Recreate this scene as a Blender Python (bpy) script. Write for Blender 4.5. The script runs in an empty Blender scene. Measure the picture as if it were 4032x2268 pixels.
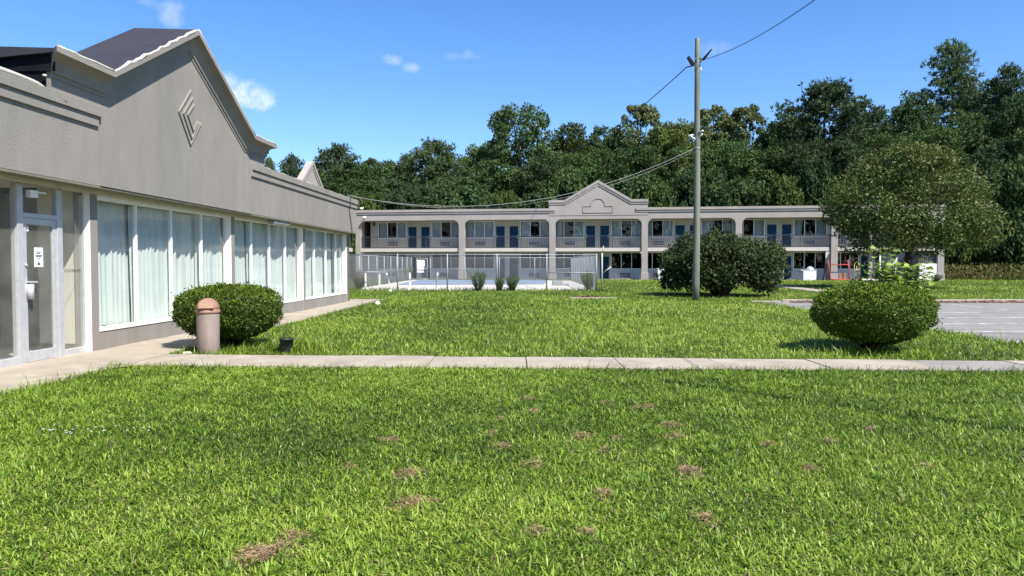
import bpy, bmesh, math, random
import numpy as np
from mathutils import Vector, Matrix
R = math.radians
random.seed(7)
RNG = np.random.default_rng(11)
SC = bpy.context.scene
COL = SC.collection

# ------------------------------------------------------------------ camera, sky, sun, exposure
cam_d = bpy.data.cameras.new('camera'); cam = bpy.data.objects.new('camera', cam_d); COL.objects.link(cam)
cam.location = (0, 0, 1.55); cam.rotation_euler = (R(90 - 1.94), 0, 0)
cam_d.sensor_width = 36.0; cam_d.lens = 36.0 * 2896 / 4032; cam_d.clip_start = 0.05; cam_d.clip_end = 2500
SC.camera = cam
SUNV = Vector((0.55, -0.57, 1.0)).normalized()          # towards the sun
sun_d = bpy.data.lights.new('sun', 'SUN'); sun_d.energy = 5.0; sun_d.angle = R(0.53); sun_d.color = (1.0, 0.955, 0.88)
sun = bpy.data.objects.new('sun', sun_d); COL.objects.link(sun)
sun.rotation_euler = SUNV.to_track_quat('Z', 'Y').to_euler()
SC.view_settings.view_transform = 'Standard'; SC.view_settings.look = 'None'
SC.view_settings.exposure = 0.95; SC.view_settings.gamma = 1.0; SC.view_settings.use_curve_mapping = False
SKY_STRENGTH = 0.061
SC.cycles.max_bounces = 10; SC.cycles.transparent_max_bounces = 24
SC.cycles.diffuse_bounces = 3; SC.cycles.glossy_bounces = 3

def build_world():
    w = bpy.data.worlds.new('World'); SC.world = w; w.use_nodes = True
    nt = w.node_tree; N = nt.nodes; K = nt.links
    bg = N['Background']; bg.inputs['Strength'].default_value = SKY_STRENGTH
    sky = N.new('ShaderNodeTexSky'); sky.sky_type = 'NISHITA'; sky.sun_disc = False
    sky.sun_elevation = math.asin(SUNV.z); sky.sun_rotation = math.atan2(SUNV.x, SUNV.y)
    sky.air_density = 1.0; sky.dust_density = 0.3; sky.ozone_density = 4.0; sky.altitude = 0
    hs = N.new('ShaderNodeHueSaturation'); hs.inputs['Saturation'].default_value = 1.22; hs.inputs['Value'].default_value = 1.75
    K.new(sky.outputs[0], hs.inputs['Color'])
    tn = N.new('ShaderNodeMix'); tn.data_type = 'RGBA'; tn.blend_type = 'MULTIPLY'; tn.inputs[0].default_value = 1; tn.inputs[7].default_value = (.93, .92, 1.03, 1); K.new(hs.outputs[0], tn.inputs[6])
    tc = N.new('ShaderNodeTexCoord')
    nz = N.new('ShaderNodeTexNoise'); nz.inputs['Scale'].default_value = 22; nz.inputs['Detail'].default_value = 7; nz.inputs['Roughness'].default_value = 0.62
    K.new(tc.outputs['Generated'], nz.inputs['Vector'])
    # small fair weather puffs: (direction, half width, half height, density)
    puffs = [((-.327, .922, .209), .036, .027, 1.0), ((-.352, .914, .222), .022, .016, .75), ((-.399, .869, .292), .020, .020, .4),
             ((-.41, .864, .30), .030, .010, .35), ((-.155, .953, .261), .016, .009, .32), ((-.132, .958, .252), .013, .008, .34),
             ((-.051, .962, .269), .017, .010, .42), ((-.075, .960, .268), .016, .008, .15), ((.246, .932, .268), .030, .012, .18),
             ((.8, .5, .3), .05, .03, .7), ((-.8, -.4, .4), .06, .03, .7), ((.3, -.9, .35), .05, .03, .7), ((-.9, .3, .3), .05, .03, .6)]
    prev = None
    for d, hw, hh, a in puffs:
        dv = Vector(d).normalized(); rt = dv.cross(Vector((0, 0, 1))).normalized(); up = rt.cross(dv)
        sub = N.new('ShaderNodeVectorMath'); sub.operation = 'SUBTRACT'; sub.inputs[1].default_value = dv
        K.new(tc.outputs['Generated'], sub.inputs[0])
        ds = []
        for ax, s in ((rt, hw), (up, hh)):
            dt = N.new('ShaderNodeVectorMath'); dt.operation = 'DOT_PRODUCT'; dt.inputs[1].default_value = ax / s
            K.new(sub.outputs[0], dt.inputs[0])
            pw = N.new('ShaderNodeMath'); pw.operation = 'MULTIPLY'; K.new(dt.outputs['Value'], pw.inputs[0]); K.new(dt.outputs['Value'], pw.inputs[1]); ds.append(pw)
        dep = N.new('ShaderNodeVectorMath'); dep.operation = 'DOT_PRODUCT'; dep.inputs[1].default_value = dv / 0.3
        K.new(sub.outputs[0], dep.inputs[0])
        pw = N.new('ShaderNodeMath'); pw.operation = 'MULTIPLY'; K.new(dep.outputs['Value'], pw.inputs[0]); K.new(dep.outputs['Value'], pw.inputs[1]); ds.append(pw)
        s1 = N.new('ShaderNodeMath'); s1.operation = 'ADD'; K.new(ds[0].outputs[0], s1.inputs[0]); K.new(ds[1].outputs[0], s1.inputs[1])
        s2 = N.new('ShaderNodeMath'); s2.operation = 'ADD'; K.new(s1.outputs[0], s2.inputs[0]); K.new(ds[2].outputs[0], s2.inputs[1])
        # 1 - r^2 + (noise - .5) * 2.2
        nn = N.new('ShaderNodeMath'); nn.operation = 'MULTIPLY_ADD'; nn.inputs[1].default_value = 4.4; nn.inputs[2].default_value = -1.75
        K.new(nz.outputs['Fac'], nn.inputs[0])
        df = N.new('ShaderNodeMath'); df.operation = 'SUBTRACT'; K.new(nn.outputs[0], df.inputs[0]); K.new(s2.outputs[0], df.inputs[1])
        mr = N.new('ShaderNodeMapRange'); mr.interpolation_type = 'SMOOTHSTEP'
        mr.inputs['From Min'].default_value = -0.45; mr.inputs['From Max'].default_value = 1.15
        mr.inputs['To Min'].default_value = 0; mr.inputs['To Max'].default_value = a
        K.new(df.outputs[0], mr.inputs['Value'])
        if prev is None: prev = mr.outputs[0]
        else:
            mx = N.new('ShaderNodeMath'); mx.operation = 'MAXIMUM'; K.new(prev, mx.inputs[0]); K.new(mr.outputs[0], mx.inputs[1]); prev = mx.outputs[0]
    mix = N.new('ShaderNodeMix'); mix.data_type = 'RGBA'
    K.new(prev, mix.inputs[0]); K.new(tn.outputs[2], mix.inputs[6]); mix.inputs[7].default_value = (9.0, 9.7, 10.8, 1)
    K.new(mix.outputs[2], bg.inputs['Color'])
build_world()

# ------------------------------------------------------------------ helpers
def rnd(a, b): return random.uniform(a, b)

def mat(name, c, rough=.8, var=.12, scale=2.0, bump=0.0, bscale=60.0, spec=.3, metal=0.0, c2=None, c2scale=1.2, c2lo=.5, c2hi=.7, zstretch=1.0):
    m = bpy.data.materials.new(name); m.use_nodes = True
    nt = m.node_tree; N = nt.nodes; K = nt.links; b = N['Principled BSDF']
    b.inputs['Roughness'].default_value = rough; b.inputs['Specular IOR Level'].default_value = spec; b.inputs['Metallic'].default_value = metal
    tc = N.new('ShaderNodeTexCoord'); mp = N.new('ShaderNodeMapping'); mp.inputs['Scale'].default_value = (1, 1, zstretch)
    K.new(tc.outputs['Object'], mp.inputs['Vector'])
    n1 = N.new('ShaderNodeTexNoise'); n1.inputs['Scale'].default_value = scale; n1.inputs['Detail'].default_value = 6; n1.inputs['Roughness'].default_value = .65
    K.new(mp.outputs[0], n1.inputs['Vector'])
    mr = N.new('ShaderNodeMapRange'); mr.inputs['From Min'].default_value = .3; mr.inputs['From Max'].default_value = .7
    mr.inputs['To Min'].default_value = 1 - var; mr.inputs['To Max'].default_value = 1 + var
    K.new(n1.outputs['Fac'], mr.inputs['Value'])
    src = None
    if c2 is not None:
        n2 = N.new('ShaderNodeTexNoise'); n2.inputs['Scale'].default_value = c2scale; n2.inputs['Detail'].default_value = 7; n2.inputs['Roughness'].default_value = .7
        K.new(mp.outputs[0], n2.inputs['Vector'])
        m2 = N.new('ShaderNodeMapRange'); m2.inputs['From Min'].default_value = c2lo; m2.inputs['From Max'].default_value = c2hi
        K.new(n2.outputs['Fac'], m2.inputs['Value'])
        mc = N.new('ShaderNodeMix'); mc.data_type = 'RGBA'; mc.inputs[6].default_value = (*c, 1); mc.inputs[7].default_value = (*c2, 1)
        K.new(m2.outputs[0], mc.inputs[0]); src = mc.outputs[2]
    mul = N.new('ShaderNodeMix'); mul.data_type = 'RGBA'; mul.blend_type = 'MULTIPLY'; mul.inputs[0].default_value = 1
    if src: K.new(src, mul.inputs[6])
    else: mul.inputs[6].default_value = (*c, 1)
    K.new(mr.outputs[0], mul.inputs[7]); K.new(mul.outputs[2], b.inputs['Base Color'])
    if bump:
        n3 = N.new('ShaderNodeTexNoise'); n3.inputs['Scale'].default_value = bscale; n3.inputs['Detail'].default_value = 4
        K.new(tc.outputs['Object'], n3.inputs['Vector'])
        bp = N.new('ShaderNodeBump'); bp.inputs['Strength'].default_value = bump; bp.inputs['Distance'].default_value = .02
        K.new(n3.outputs['Fac'], bp.inputs['Height']); K.new(bp.outputs[0], b.inputs['Normal'])
    return m

def glass_mat(name, tint, ior=1.52, rough=0.0, dust=0.0):
    m = bpy.data.materials.new(name); m.use_nodes = True
    nt = m.node_tree; N = nt.nodes; K = nt.links; N.remove(N['Principled BSDF'])
    tr = N.new('ShaderNodeBsdfTransparent'); tr.inputs[0].default_value = (*tint, 1)
    gl = N.new('ShaderNodeBsdfGlossy'); gl.inputs['Roughness'].default_value = rough; gl.inputs[0].default_value = (1, 1, 1, 1)
    fr = N.new('ShaderNodeFresnel'); fr.inputs[0].default_value = ior
    n = N.new('ShaderNodeTexNoise'); n.inputs['Scale'].default_value = .8
    tc = N.new('ShaderNodeTexCoord'); K.new(tc.outputs['Object'], n.inputs['Vector'])
    bp = N.new('ShaderNodeBump'); bp.inputs['Strength'].default_value = .05; bp.inputs['Distance'].default_value = .05
    K.new(n.outputs['Fac'], bp.inputs['Height']); K.new(bp.outputs[0], gl.inputs['Normal'])
    ge = N.new('ShaderNodeNewGeometry'); om = N.new('ShaderNodeMath'); om.operation = 'SUBTRACT'; om.inputs[0].default_value = 1; K.new(ge.outputs['Backfacing'], om.inputs[1])
    fm = N.new('ShaderNodeMath'); fm.operation = 'MULTIPLY'; K.new(fr.outputs[0], fm.inputs[0]); K.new(om.outputs[0], fm.inputs[1])   # reflect once, at the outer face only
    mx = N.new('ShaderNodeMixShader'); K.new(fm.outputs[0], mx.inputs[0]); K.new(tr.outputs[0], mx.inputs[1]); K.new(gl.outputs[0], mx.inputs[2])
    if dust:
        df = N.new('ShaderNodeBsdfDiffuse'); df.inputs[0].default_value = (.55, .55, .5, 1); n.inputs['Scale'].default_value = 2.5; n.inputs['Detail'].default_value = 6
        dm = N.new('ShaderNodeMath'); dm.operation = 'MULTIPLY'; dm.inputs[1].default_value = dust * 2; K.new(n.outputs['Fac'], dm.inputs[0])
        m2 = N.new('ShaderNodeMixShader'); K.new(dm.outputs[0], m2.inputs[0]); K.new(mx.outputs[0], m2.inputs[1]); K.new(df.outputs[0], m2.inputs[2]); mx = m2
    K.new(mx.outputs[0], N['Material Output'].inputs[0])
    return m

def leaf_mat(name, rough=.5, trans=.3, spec=.3, rand=.15):
    m = bpy.data.materials.new(name); m.use_nodes = True
    nt = m.node_tree; N = nt.nodes; K = nt.links; b = N['Principled BSDF']
    b.inputs['Roughness'].default_value = rough; b.inputs['Specular IOR Level'].default_value = spec
    at = N.new('ShaderNodeAttribute'); at.attribute_name = 'Col'
    oi = N.new('ShaderNodeObjectInfo')
    mr = N.new('ShaderNodeMapRange'); mr.inputs['To Min'].default_value = 1 - rand; mr.inputs['To Max'].default_value = 1 + rand
    K.new(oi.outputs['Random'], mr.inputs['Value'])
    mu = N.new('ShaderNodeMix'); mu.data_type = 'RGBA'; mu.blend_type = 'MULTIPLY'; mu.inputs[0].default_value = 1
    K.new(at.outputs['Color'], mu.inputs[6]); K.new(mr.outputs[0], mu.inputs[7])
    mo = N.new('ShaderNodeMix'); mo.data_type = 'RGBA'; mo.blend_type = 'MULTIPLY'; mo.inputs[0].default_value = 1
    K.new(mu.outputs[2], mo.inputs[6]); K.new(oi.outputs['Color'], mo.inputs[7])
    K.new(mo.outputs[2], b.inputs['Base Color'])
    tl = N.new('ShaderNodeBsdfTranslucent'); K.new(mo.outputs[2], tl.inputs[0])
    mx = N.new('ShaderNodeMixShader'); mx.inputs[0].default_value = trans
    K.new(b.outputs[0], mx.inputs[1]); K.new(tl.outputs[0], mx.inputs[2]); K.new(mx.outputs[0], N['Material Output'].inputs[0])
    return m

class MB:
    """collects simple solids, builds one mesh"""
    def __init__(s): s.v = []; s.f = []; s.sm = []
    def add(s, vs, fs, smooth=False):
        o = len(s.v); s.v += [tuple(v) for v in vs]; s.f += [tuple(i + o for i in f) for f in fs]; s.sm += [smooth] * len(fs); return s
    def box(s, x0, x1, y0, y1, z0, z1):
        return s.add([(x0, y0, z0), (x1, y0, z0), (x1, y1, z0), (x0, y1, z0), (x0, y0, z1), (x1, y0, z1), (x1, y1, z1), (x0, y1, z1)],
                     [(0, 3, 2, 1), (4, 5, 6, 7), (0, 1, 5, 4), (1, 2, 6, 5), (2, 3, 7, 6), (3, 0, 4, 7)])
    def prism(s, poly, axis, a, b):
        """poly: 2D points in the two other axes (order kept), extruded from a to b along axis"""
        def P(p, t): return {0: (t, p[0], p[1]), 1: (p[0], t, p[1]), 2: (p[0], p[1], t)}[axis]
        n = len(poly); vs = [P(p, a) for p in poly] + [P(p, b) for p in poly]
        return s.add(vs, [tuple(range(n - 1, -1, -1)), tuple(range(n, 2 * n))] + [(i, (i + 1) % n, (i + 1) % n + n, i + n) for i in range(n)])
    def tube(s, pts, rad, n=8, cap=True):
        pts = [Vector(p) for p in pts]; rr = rad if isinstance(rad, (list, tuple)) else [rad] * len(pts)
        vs = []; fs = []
        for i, p in enumerate(pts):
            t = (pts[min(i + 1, len(pts) - 1)] - pts[max(i - 1, 0)]).normalized()
            a = t.orthogonal().normalized() if i == 0 else (a - t * a.dot(t)).normalized()
            b = t.cross(a)
            for k in range(n):
                th = 2 * math.pi * k / n; vs.append(p + (a * math.cos(th) + b * math.sin(th)) * rr[i])
        for i in range(len(pts) - 1):
            for k in range(n): fs.append((i * n + k, i * n + (k + 1) % n, (i + 1) * n + (k + 1) % n, (i + 1) * n + k))
        s.add(vs, fs, True)
        if cap:
            o = len(s.v) - len(vs)
            s.f += [tuple(o + k for k in range(n - 1, -1, -1)), tuple(o + (len(pts) - 1) * n + k for k in range(n))]; s.sm += [False, False]
        return s
    def lathe(s, prof, n=24, c=(0, 0)):
        vs = []; fs = []
        for r, z in prof:
            for k in range(n): th = 2 * math.pi * k / n; vs.append((c[0] + r * math.cos(th), c[1] + r * math.sin(th), z))
        for i in range(len(prof) - 1):
            for k in range(n): fs.append((i * n + k, i * n + (k + 1) % n, (i + 1) * n + (k + 1) % n, (i + 1) * n + k))
        s.add(vs, fs, True); o = len(s.v) - len(vs)
        s.f += [tuple(o + k for k in range(n - 1, -1, -1)), tuple(o + (len(prof) - 1) * n + k for k in range(n))]; s.sm += [False, False]
        return s
    def build(s, name, m, parent=None, bevel=0.0, **kw):
        me = bpy.data.meshes.new(name); me.from_pydata(s.v, [], s.f); me.update()
        me.polygons.foreach_set('use_smooth', s.sm)
        o = link(name, me, m, parent, **kw)
        if bevel:
            b = o.modifiers.new('bevel', 'BEVEL'); b.width = bevel; b.segments = 2; b.limit_method = 'ANGLE'; b.angle_limit = R(40)
        return o

def link(name, me, m=None, parent=None, label=None, cat=None, group=None, kind=None):
    o = bpy.data.objects.new(name, me); COL.objects.link(o)
    if m is not None and me is not None and not me.materials: me.materials.append(m)
    if parent is not None: o.parent = parent
    tag(o, label, cat, group, kind); return o

def tag(o, label=None, cat=None, group=None, kind=None):
    if label: o['label'] = label
    if cat: o['category'] = cat
    if group: o['group'] = group
    if kind: o['kind'] = kind
    return o

def empty(name, loc=(0, 0, 0), rz=0, **kw):
    o = bpy.data.objects.new(name, None); COL.objects.link(o); o.location = loc; o.rotation_euler = (0, 0, rz); o.empty_display_size = .2
    tag(o, **kw); return o

def copy_tree(o, parent=None):
    c = o.copy(); COL.objects.link(c)
    if parent is not None: c.parent = parent
    for ch in list(o.children): copy_tree(ch, c)
    return c

def mesh_np(name, V, F, cols=None, smooth=False):
    me = bpy.data.meshes.new(name); k = F.shape[1]
    me.vertices.add(len(V)); me.vertices.foreach_set('co', np.ascontiguousarray(V, np.float32).ravel())
    me.loops.add(F.size); me.loops.foreach_set('vertex_index', np.ascontiguousarray(F, np.int32).ravel())
    me.polygons.add(len(F)); me.polygons.foreach_set('loop_start', np.arange(0, F.size, k, dtype=np.int32))
    if smooth: me.polygons.foreach_set('use_smooth', np.ones(len(F), bool))
    me.update(calc_edges=True)
    if cols is not None:
        a = me.color_attributes.new('Col', 'FLOAT_COLOR', 'POINT')
        c4 = np.ones((len(V), 4), np.float32); c4[:, :3] = cols; a.data.foreach_set('color', c4.ravel())
    return me

def unit(a): return a / np.maximum(np.linalg.norm(a, axis=1, keepdims=True), 1e-9)

def leaf_arrays(P, Nn, D, L, W, C, fold=.25):
    """diamond leaves: P base point, D direction, Nn normal-ish, per-leaf length and width"""
    D = unit(D); S = unit(np.cross(D, Nn)); U = np.cross(S, D)
    L = L[:, None]; W = W[:, None]
    a = P; t = P + D * L; m = P + D * L * .45
    l = m + S * W * .5 + U * W * fold; r = m - S * W * .5 + U * W * fold
    V = np.stack([a, l, t, r], 1).reshape(-1, 3)
    F = np.arange(len(V)).reshape(-1, 4)
    return V, F, np.repeat(C, 4, 0)

def vnoise(x, y, sc, seed=0):
    g = np.random.default_rng(seed).random((257, 257)); x = x * sc + 1000.37; y = y * sc + 1000.71
    xi = np.floor(x).astype(int); yi = np.floor(y).astype(int); fx = x - xi; fy = y - yi
    fx = fx * fx * (3 - 2 * fx); fy = fy * fy * (3 - 2 * fy); xi %= 256; yi %= 256
    return (g[xi, yi] * (1 - fx) + g[xi + 1, yi] * fx) * (1 - fy) + (g[xi, yi + 1] * (1 - fx) + g[xi + 1, yi + 1] * fx) * fy

def randdir(n):
    return unit(RNG.normal(size=(n, 3)))

def wall_holes(mb, x0, x1, z0, z1, holes, ya, yb):
    """a wall slab in the x-z plane between depths ya (front) and yb (back), with rectangular openings (x0,x1,z0,z1)"""
    xs = sorted({x0, x1, *[h[0] for h in holes], *[h[1] for h in holes]}); zs = sorted({z0, z1, *[h[2] for h in holes], *[h[3] for h in holes]})
    xs = [x for x in xs if x0 <= x <= x1]; zs = [z for z in zs if z0 <= z <= z1]
    for i in range(len(xs) - 1):
        run = None
        for j in range(len(zs) - 1):
            cx, cz = (xs[i] + xs[i + 1]) / 2, (zs[j] + zs[j + 1]) / 2
            solid = not any(h[0] < cx < h[1] and h[2] < cz < h[3] for h in holes)
            if solid and run is None: run = zs[j]
            if (not solid) and run is not None: mb.box(xs[i], xs[i + 1], ya, yb, run, zs[j]); run = None
        if run is not None: mb.box(xs[i], xs[i + 1], ya, yb, run, zs[-1])
    return mb

# ------------------------------------------------------------------ materials
M = {}
M['stucco'] = mat('grey_stucco', (.245, .219, .198), .88, .10, 1.6, .35, 55, .2, c2=(.205, .197, .172), c2scale=.55, c2lo=.40, c2hi=.66, zstretch=.35)
M['stucco_motel'] = mat('motel_stucco', (.33, .293, .268), .88, .06, .9, .2, 40, .2, c2=(.295, .267, .24), c2scale=.3, c2lo=.42, c2hi=.6)
M['white_paint'] = mat('white_paint', (.80, .775, .72), .6, .06, 3, .08, 40, .3, c2=(.62, .55, .45), c2scale=2.2, c2lo=.66, c2hi=.8)
M['trim_cream'] = mat('cream_trim', (.46, .42, .32), .7, .1, 4, .1, 40, .3)
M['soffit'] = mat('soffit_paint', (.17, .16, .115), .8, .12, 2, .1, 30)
M['metal_edge'] = mat('roof_edge_metal', (.46, .45, .38), .5, .12, 7, .2, 20, .4, c2=(.34, .32, .26), c2scale=4)
M['membrane'] = mat('black_roof_membrane', (.008, .0085, .012), .8, .25, 2.5, .2, 8, .1)
M['membrane_lit'] = mat('sunlit_roof_membrane', (.030, .029, .035), .7, .2, 2.0, .2, 8, .35)  # same black membrane, its sunlit paleness put into the colour
M['alu'] = mat('brushed_aluminium', (.50, .50, .50), .5, .1, 8, .0, 40, .4, .35)
M['alu_white'] = mat('white_aluminium', (.78, .79, .78), .45, .06, 5, 0, 40, .4)
M['glass'] = glass_mat('window_glass', (.95, .97, .963), 1.6, dust=.025)
M['door_glass'] = glass_mat('door_glass', (.95, .96, .95), 1.55, dust=.07)
M['dark_glass'] = glass_mat('motel_glass', (.88, .92, .92), 1.5)
M['dark'] = mat('black_plastic', (.012, .012, .013), .5, .1, 5)
M['interior'] = mat('interior_paint', (.74, .69, .58), .85, .06, 2)
M['tile'] = mat('floor_tile', (.42, .40, .36), .45, .15, 3)
M['ceiling_d'] = mat('interior_ceiling', (.10, .095, .08), .9, .1, 2)
M['room_shade'] = mat('unlit_room_shade', (.028, .028, .03), .9, .1, 2)  # near-black base puts the gloom of unlit rooms into the colour
M['white_plastic'] = mat('white_plastic', (.82, .82, .80), .4, .03, 4)
M['paper'] = mat('paper', (.80, .84, .82), .6, .03, 6)
M['red'] = mat('red_print', (.55, .05, .05), .6, .05, 5)
M['ink'] = mat('black_print', (.02, .02, .02), .7, .05, 5)
M['concrete'] = mat('pale_concrete', (.32, .278, .22), .9, .2, 1.6, .35, 50, .2, c2=(.25, .21, .165), c2scale=.9, c2lo=.5, c2hi=.68)
M['concrete_grey'] = mat('grey_concrete', (.24, .22, .195), .9, .16, 1.6, .35, 50, .2, c2=(.22, .205, .185), c2scale=.9)
M['deck'] = mat('pool_deck_concrete', (.46, .435, .385), .9, .12, .8, .2, 30, .2, c2=(.37, .335, .285), c2scale=.6, c2lo=.55, c2hi=.7)
M['asphalt'] = mat('worn_asphalt', (.215, .204, .188), .9, .16, 2.2, .5, 90, .25, c2=(.155, .152, .15), c2scale=.6)
M['line'] = mat('road_paint', (.50, .49, .47), .8, .2, 5, c2=(.23, .225, .22), c2scale=4, c2lo=.40, c2hi=.62)
M['curtain'] = mat('curtain_cloth', (.53, .555, .535), .9, .04, 3)
M['galv'] = mat('galvanised_steel', (.27, .285, .295), .55, .12, 9, 0, 40, .4, .3)
M['door_blue'] = mat('dark_blue_door_paint', (.005, .036, .072), .6, .1, 2, spec=.15)
M['rail'] = mat('dark_bronze_rail', (.06, .06, .06), .5, .1, 6)
M['motel_wall'] = mat('motel_wall_paint', (.44, .405, .335), .85, .07, 1.2)
M['motel_wall_low'] = mat('motel_lower_wall_paint', (.48, .475, .465), .85, .07, 1.2)
M['slab'] = mat('balcony_edge_paint', (.50, .45, .40), .85, .06, 1.2)
M['drape'] = mat('motel_drape_cloth', (.43, .44, .45), .9, .1, 6)
M['terracotta'] = mat('faded_terracotta_plastic', (.27, .145, .10), .55, .1, 4, spec=.35, c2=(.24, .13, .085), c2scale=3)
M['terracotta_flap'] = mat('tan_plastic_flap', (.27, .16, .095), .55, .1, 4)
M['bin_body'] = mat('faded_mauve_plastic', (.245, .195, .168), .62, .13, 4, .15, 25, .35, c2=(.29, .235, .20), c2scale=6, zstretch=.4)
M['pot'] = mat('black_nursery_pot', (.035, .037, .042), .5, .12, 6)
M['pole'] = mat('weathered_pole_wood', (.20, .20, .155), .9, .2, 6, .7, 45, .2, c2=(.115, .125, .10), c2scale=3.5, c2lo=.42, c2hi=.62, zstretch=.08)
M['cable'] = mat('grey_cable_jacket', (.22, .22, .21), .6, .1, 5)
M['cable_black'] = mat('black_cable_jacket', (.02, .022, .028), .6, .1, 5)
M['bark'] = mat('tree_bark', (.095, .075, .06), .95, .25, 3, .6, 20, .15, zstretch=.3)
M['bark_dark'] = mat('dark_bark', (.05, .042, .035), .95, .25, 4, .6, 20, .15, zstretch=.3)
M['pool_cover'] = mat('blue_grey_pool_cover', (.17, .215, .285), .6, .1, .5, .2, 4, .35)
M['mulch'] = mat('red_brown_mulch', (.19, .095, .062), .95, .4, 14, .9, 30, .1)
M['scaffold'] = mat('red_scaffold_paint', (.52, .07, .075), .5, .15, 6)
M['yellow'] = mat('pale_yellow_paint', (.68, .56, .26), .5, .12, 6)
M['cardboard'] = mat('brown_cardboard', (.30, .16, .10), .9, .1, 4)
M['rock'] = mat('pale_rock', (.62, .58, .52), .9, .2, 8, .5, 20)
M['leaf'] = leaf_mat('leaf', .5, .25, .18)
M['leaf_far'] = leaf_mat('woodland_leaf', .6, .30, .10, .28)
M['needle'] = leaf_mat('pine_needles', .55, .24, .12, .25)
M['grass'] = leaf_mat('grass_blades', .42, .36, .24, 0)
M['straw'] = leaf_mat('dry_grass', .8, .15, .15, 0)

def ground_mat():
    m = mat('lawn_soil', (.055, .080, .018), .95, .3, 9, .8, 60, .1, c2=(.08, .09, .028), c2scale=.45, c2lo=.42, c2hi=.62)
    return m
M['ground'] = ground_mat()

# ------------------------------------------------------------------ ground, paths, parking lot
def ground():
    n = 60; xs = np.linspace(-450, 450, n); ys = np.linspace(-250, 650, n)
    V = np.array([(x, y, 0) for y in ys for x in xs], float)
    F = np.array([(j * n + i, j * n + i + 1, (j + 1) * n + i + 1, (j + 1) * n + i) for j in range(n - 1) for i in range(n - 1)])
    link('ground', mesh_np('ground', V, F), M['ground'], kind='structure')
ground()

WA = R(2.495)                                           # heading of the long left building
W0 = Vector((-7.173, 12.525, 0)); WU = Vector((math.sin(WA), math.cos(WA), 0)); WN = Vector((math.cos(WA), -math.sin(WA), 0))
def sw_far(x): return 12.15 - .0605 * (x + 5.7)
def sw_near(x): return 10.86 - .044 * (x + 5.7)
def walk_edge(y): return np.where(y < 10.2, -5.93 + (y - 8.4) * .08, -5.80 + (y - 10.3) * .0245)

def slab_poly(name, quad, z, m, parent, th=.09, dz=0):
    b = MB(); b.prism([(q[0], q[1]) for q in quad], 2, z - th, z + dz); return b.build(name, m, parent, bevel=.006)

def paths():
    sw = empty('sidewalk', (0, 11, 0), kind='structure')
    # crossing sidewalk: slabs of about five feet, a little uneven
    xs = [-5.72, -4.3, -2.78, -1.25, .22, 1.62, 3.1, 4.6, 6.1, 7.6, 9.5]
    for i in range(len(xs) - 1):
        a, b = xs[i] + .006, xs[i + 1] - .006
        o = slab_poly('concrete_slab', [(a, sw_near(a) - 11), (b, sw_near(b) - 11), (b, sw_far(b) - 11), (a, sw_far(a) - 11)], .045 + rnd(-.008, .008), M['concrete_grey'] if i == 8 else M['concrete'], sw)
    ww = empty('walkway', (-6.5, 12, 0), kind='structure')
    ys = [3.0, 4.5, 6.0, 7.5, 9.0, 10.3, 11.6, 13.1, 14.6, 16.1, 17.6, 19.1, 20.6, 22.1, 23.6, 25.1, 26.6, 28.1, 29.5, 30.9]
    for i in range(len(ys) - 1):
        a, b = ys[i] + .006, ys[i + 1] - .006
        wx = lambda y: -7.173 + (y - 12.525) * .0436 - .35
        q = [(wx(a) + 6.5, a - 12), (float(walk_edge(np.array(a))) + 6.5, a - 12), (float(walk_edge(np.array(b))) + 6.5, b - 12), (wx(b) + 6.5, b - 12)]
        slab_poly('concrete_slab', q, .04 + rnd(-.006, .006), M['concrete'], ww)
    # corner where the walkway and the sidewalk meet is widened in a curve
    pts = [(-5.92, 9.0)] + [(-5.93 + .45 * (1 - math.cos(t)), 10.86 - 1.5 * (1 - math.sin(t))) for t in np.linspace(0.3, math.pi / 2, 6)] + [(-5.80, 10.84)]
    slab_poly('concrete_slab', [(p[0] + 6.5, p[1] - 12) for p in pts], .036, M['concrete'], ww)
    # diagonal path in the far lawn
    dp = empty('garden_path', (18, 50, 0), kind='structure')
    A = Vector((19.6, 66.5)); B = Vector((15.9, 32.0)); n = 16
    for i in range(n):
        p = A.lerp(B, i / n); q = A.lerp(B, (i + .985) / n); s = Vector((.55, -.06))
        slab_poly('concrete_slab', [(v.x - 18, v.y - 50) for v in (p - s, q - s, q + s, p + s)], .05, M['concrete'], dp)
paths()

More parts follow.
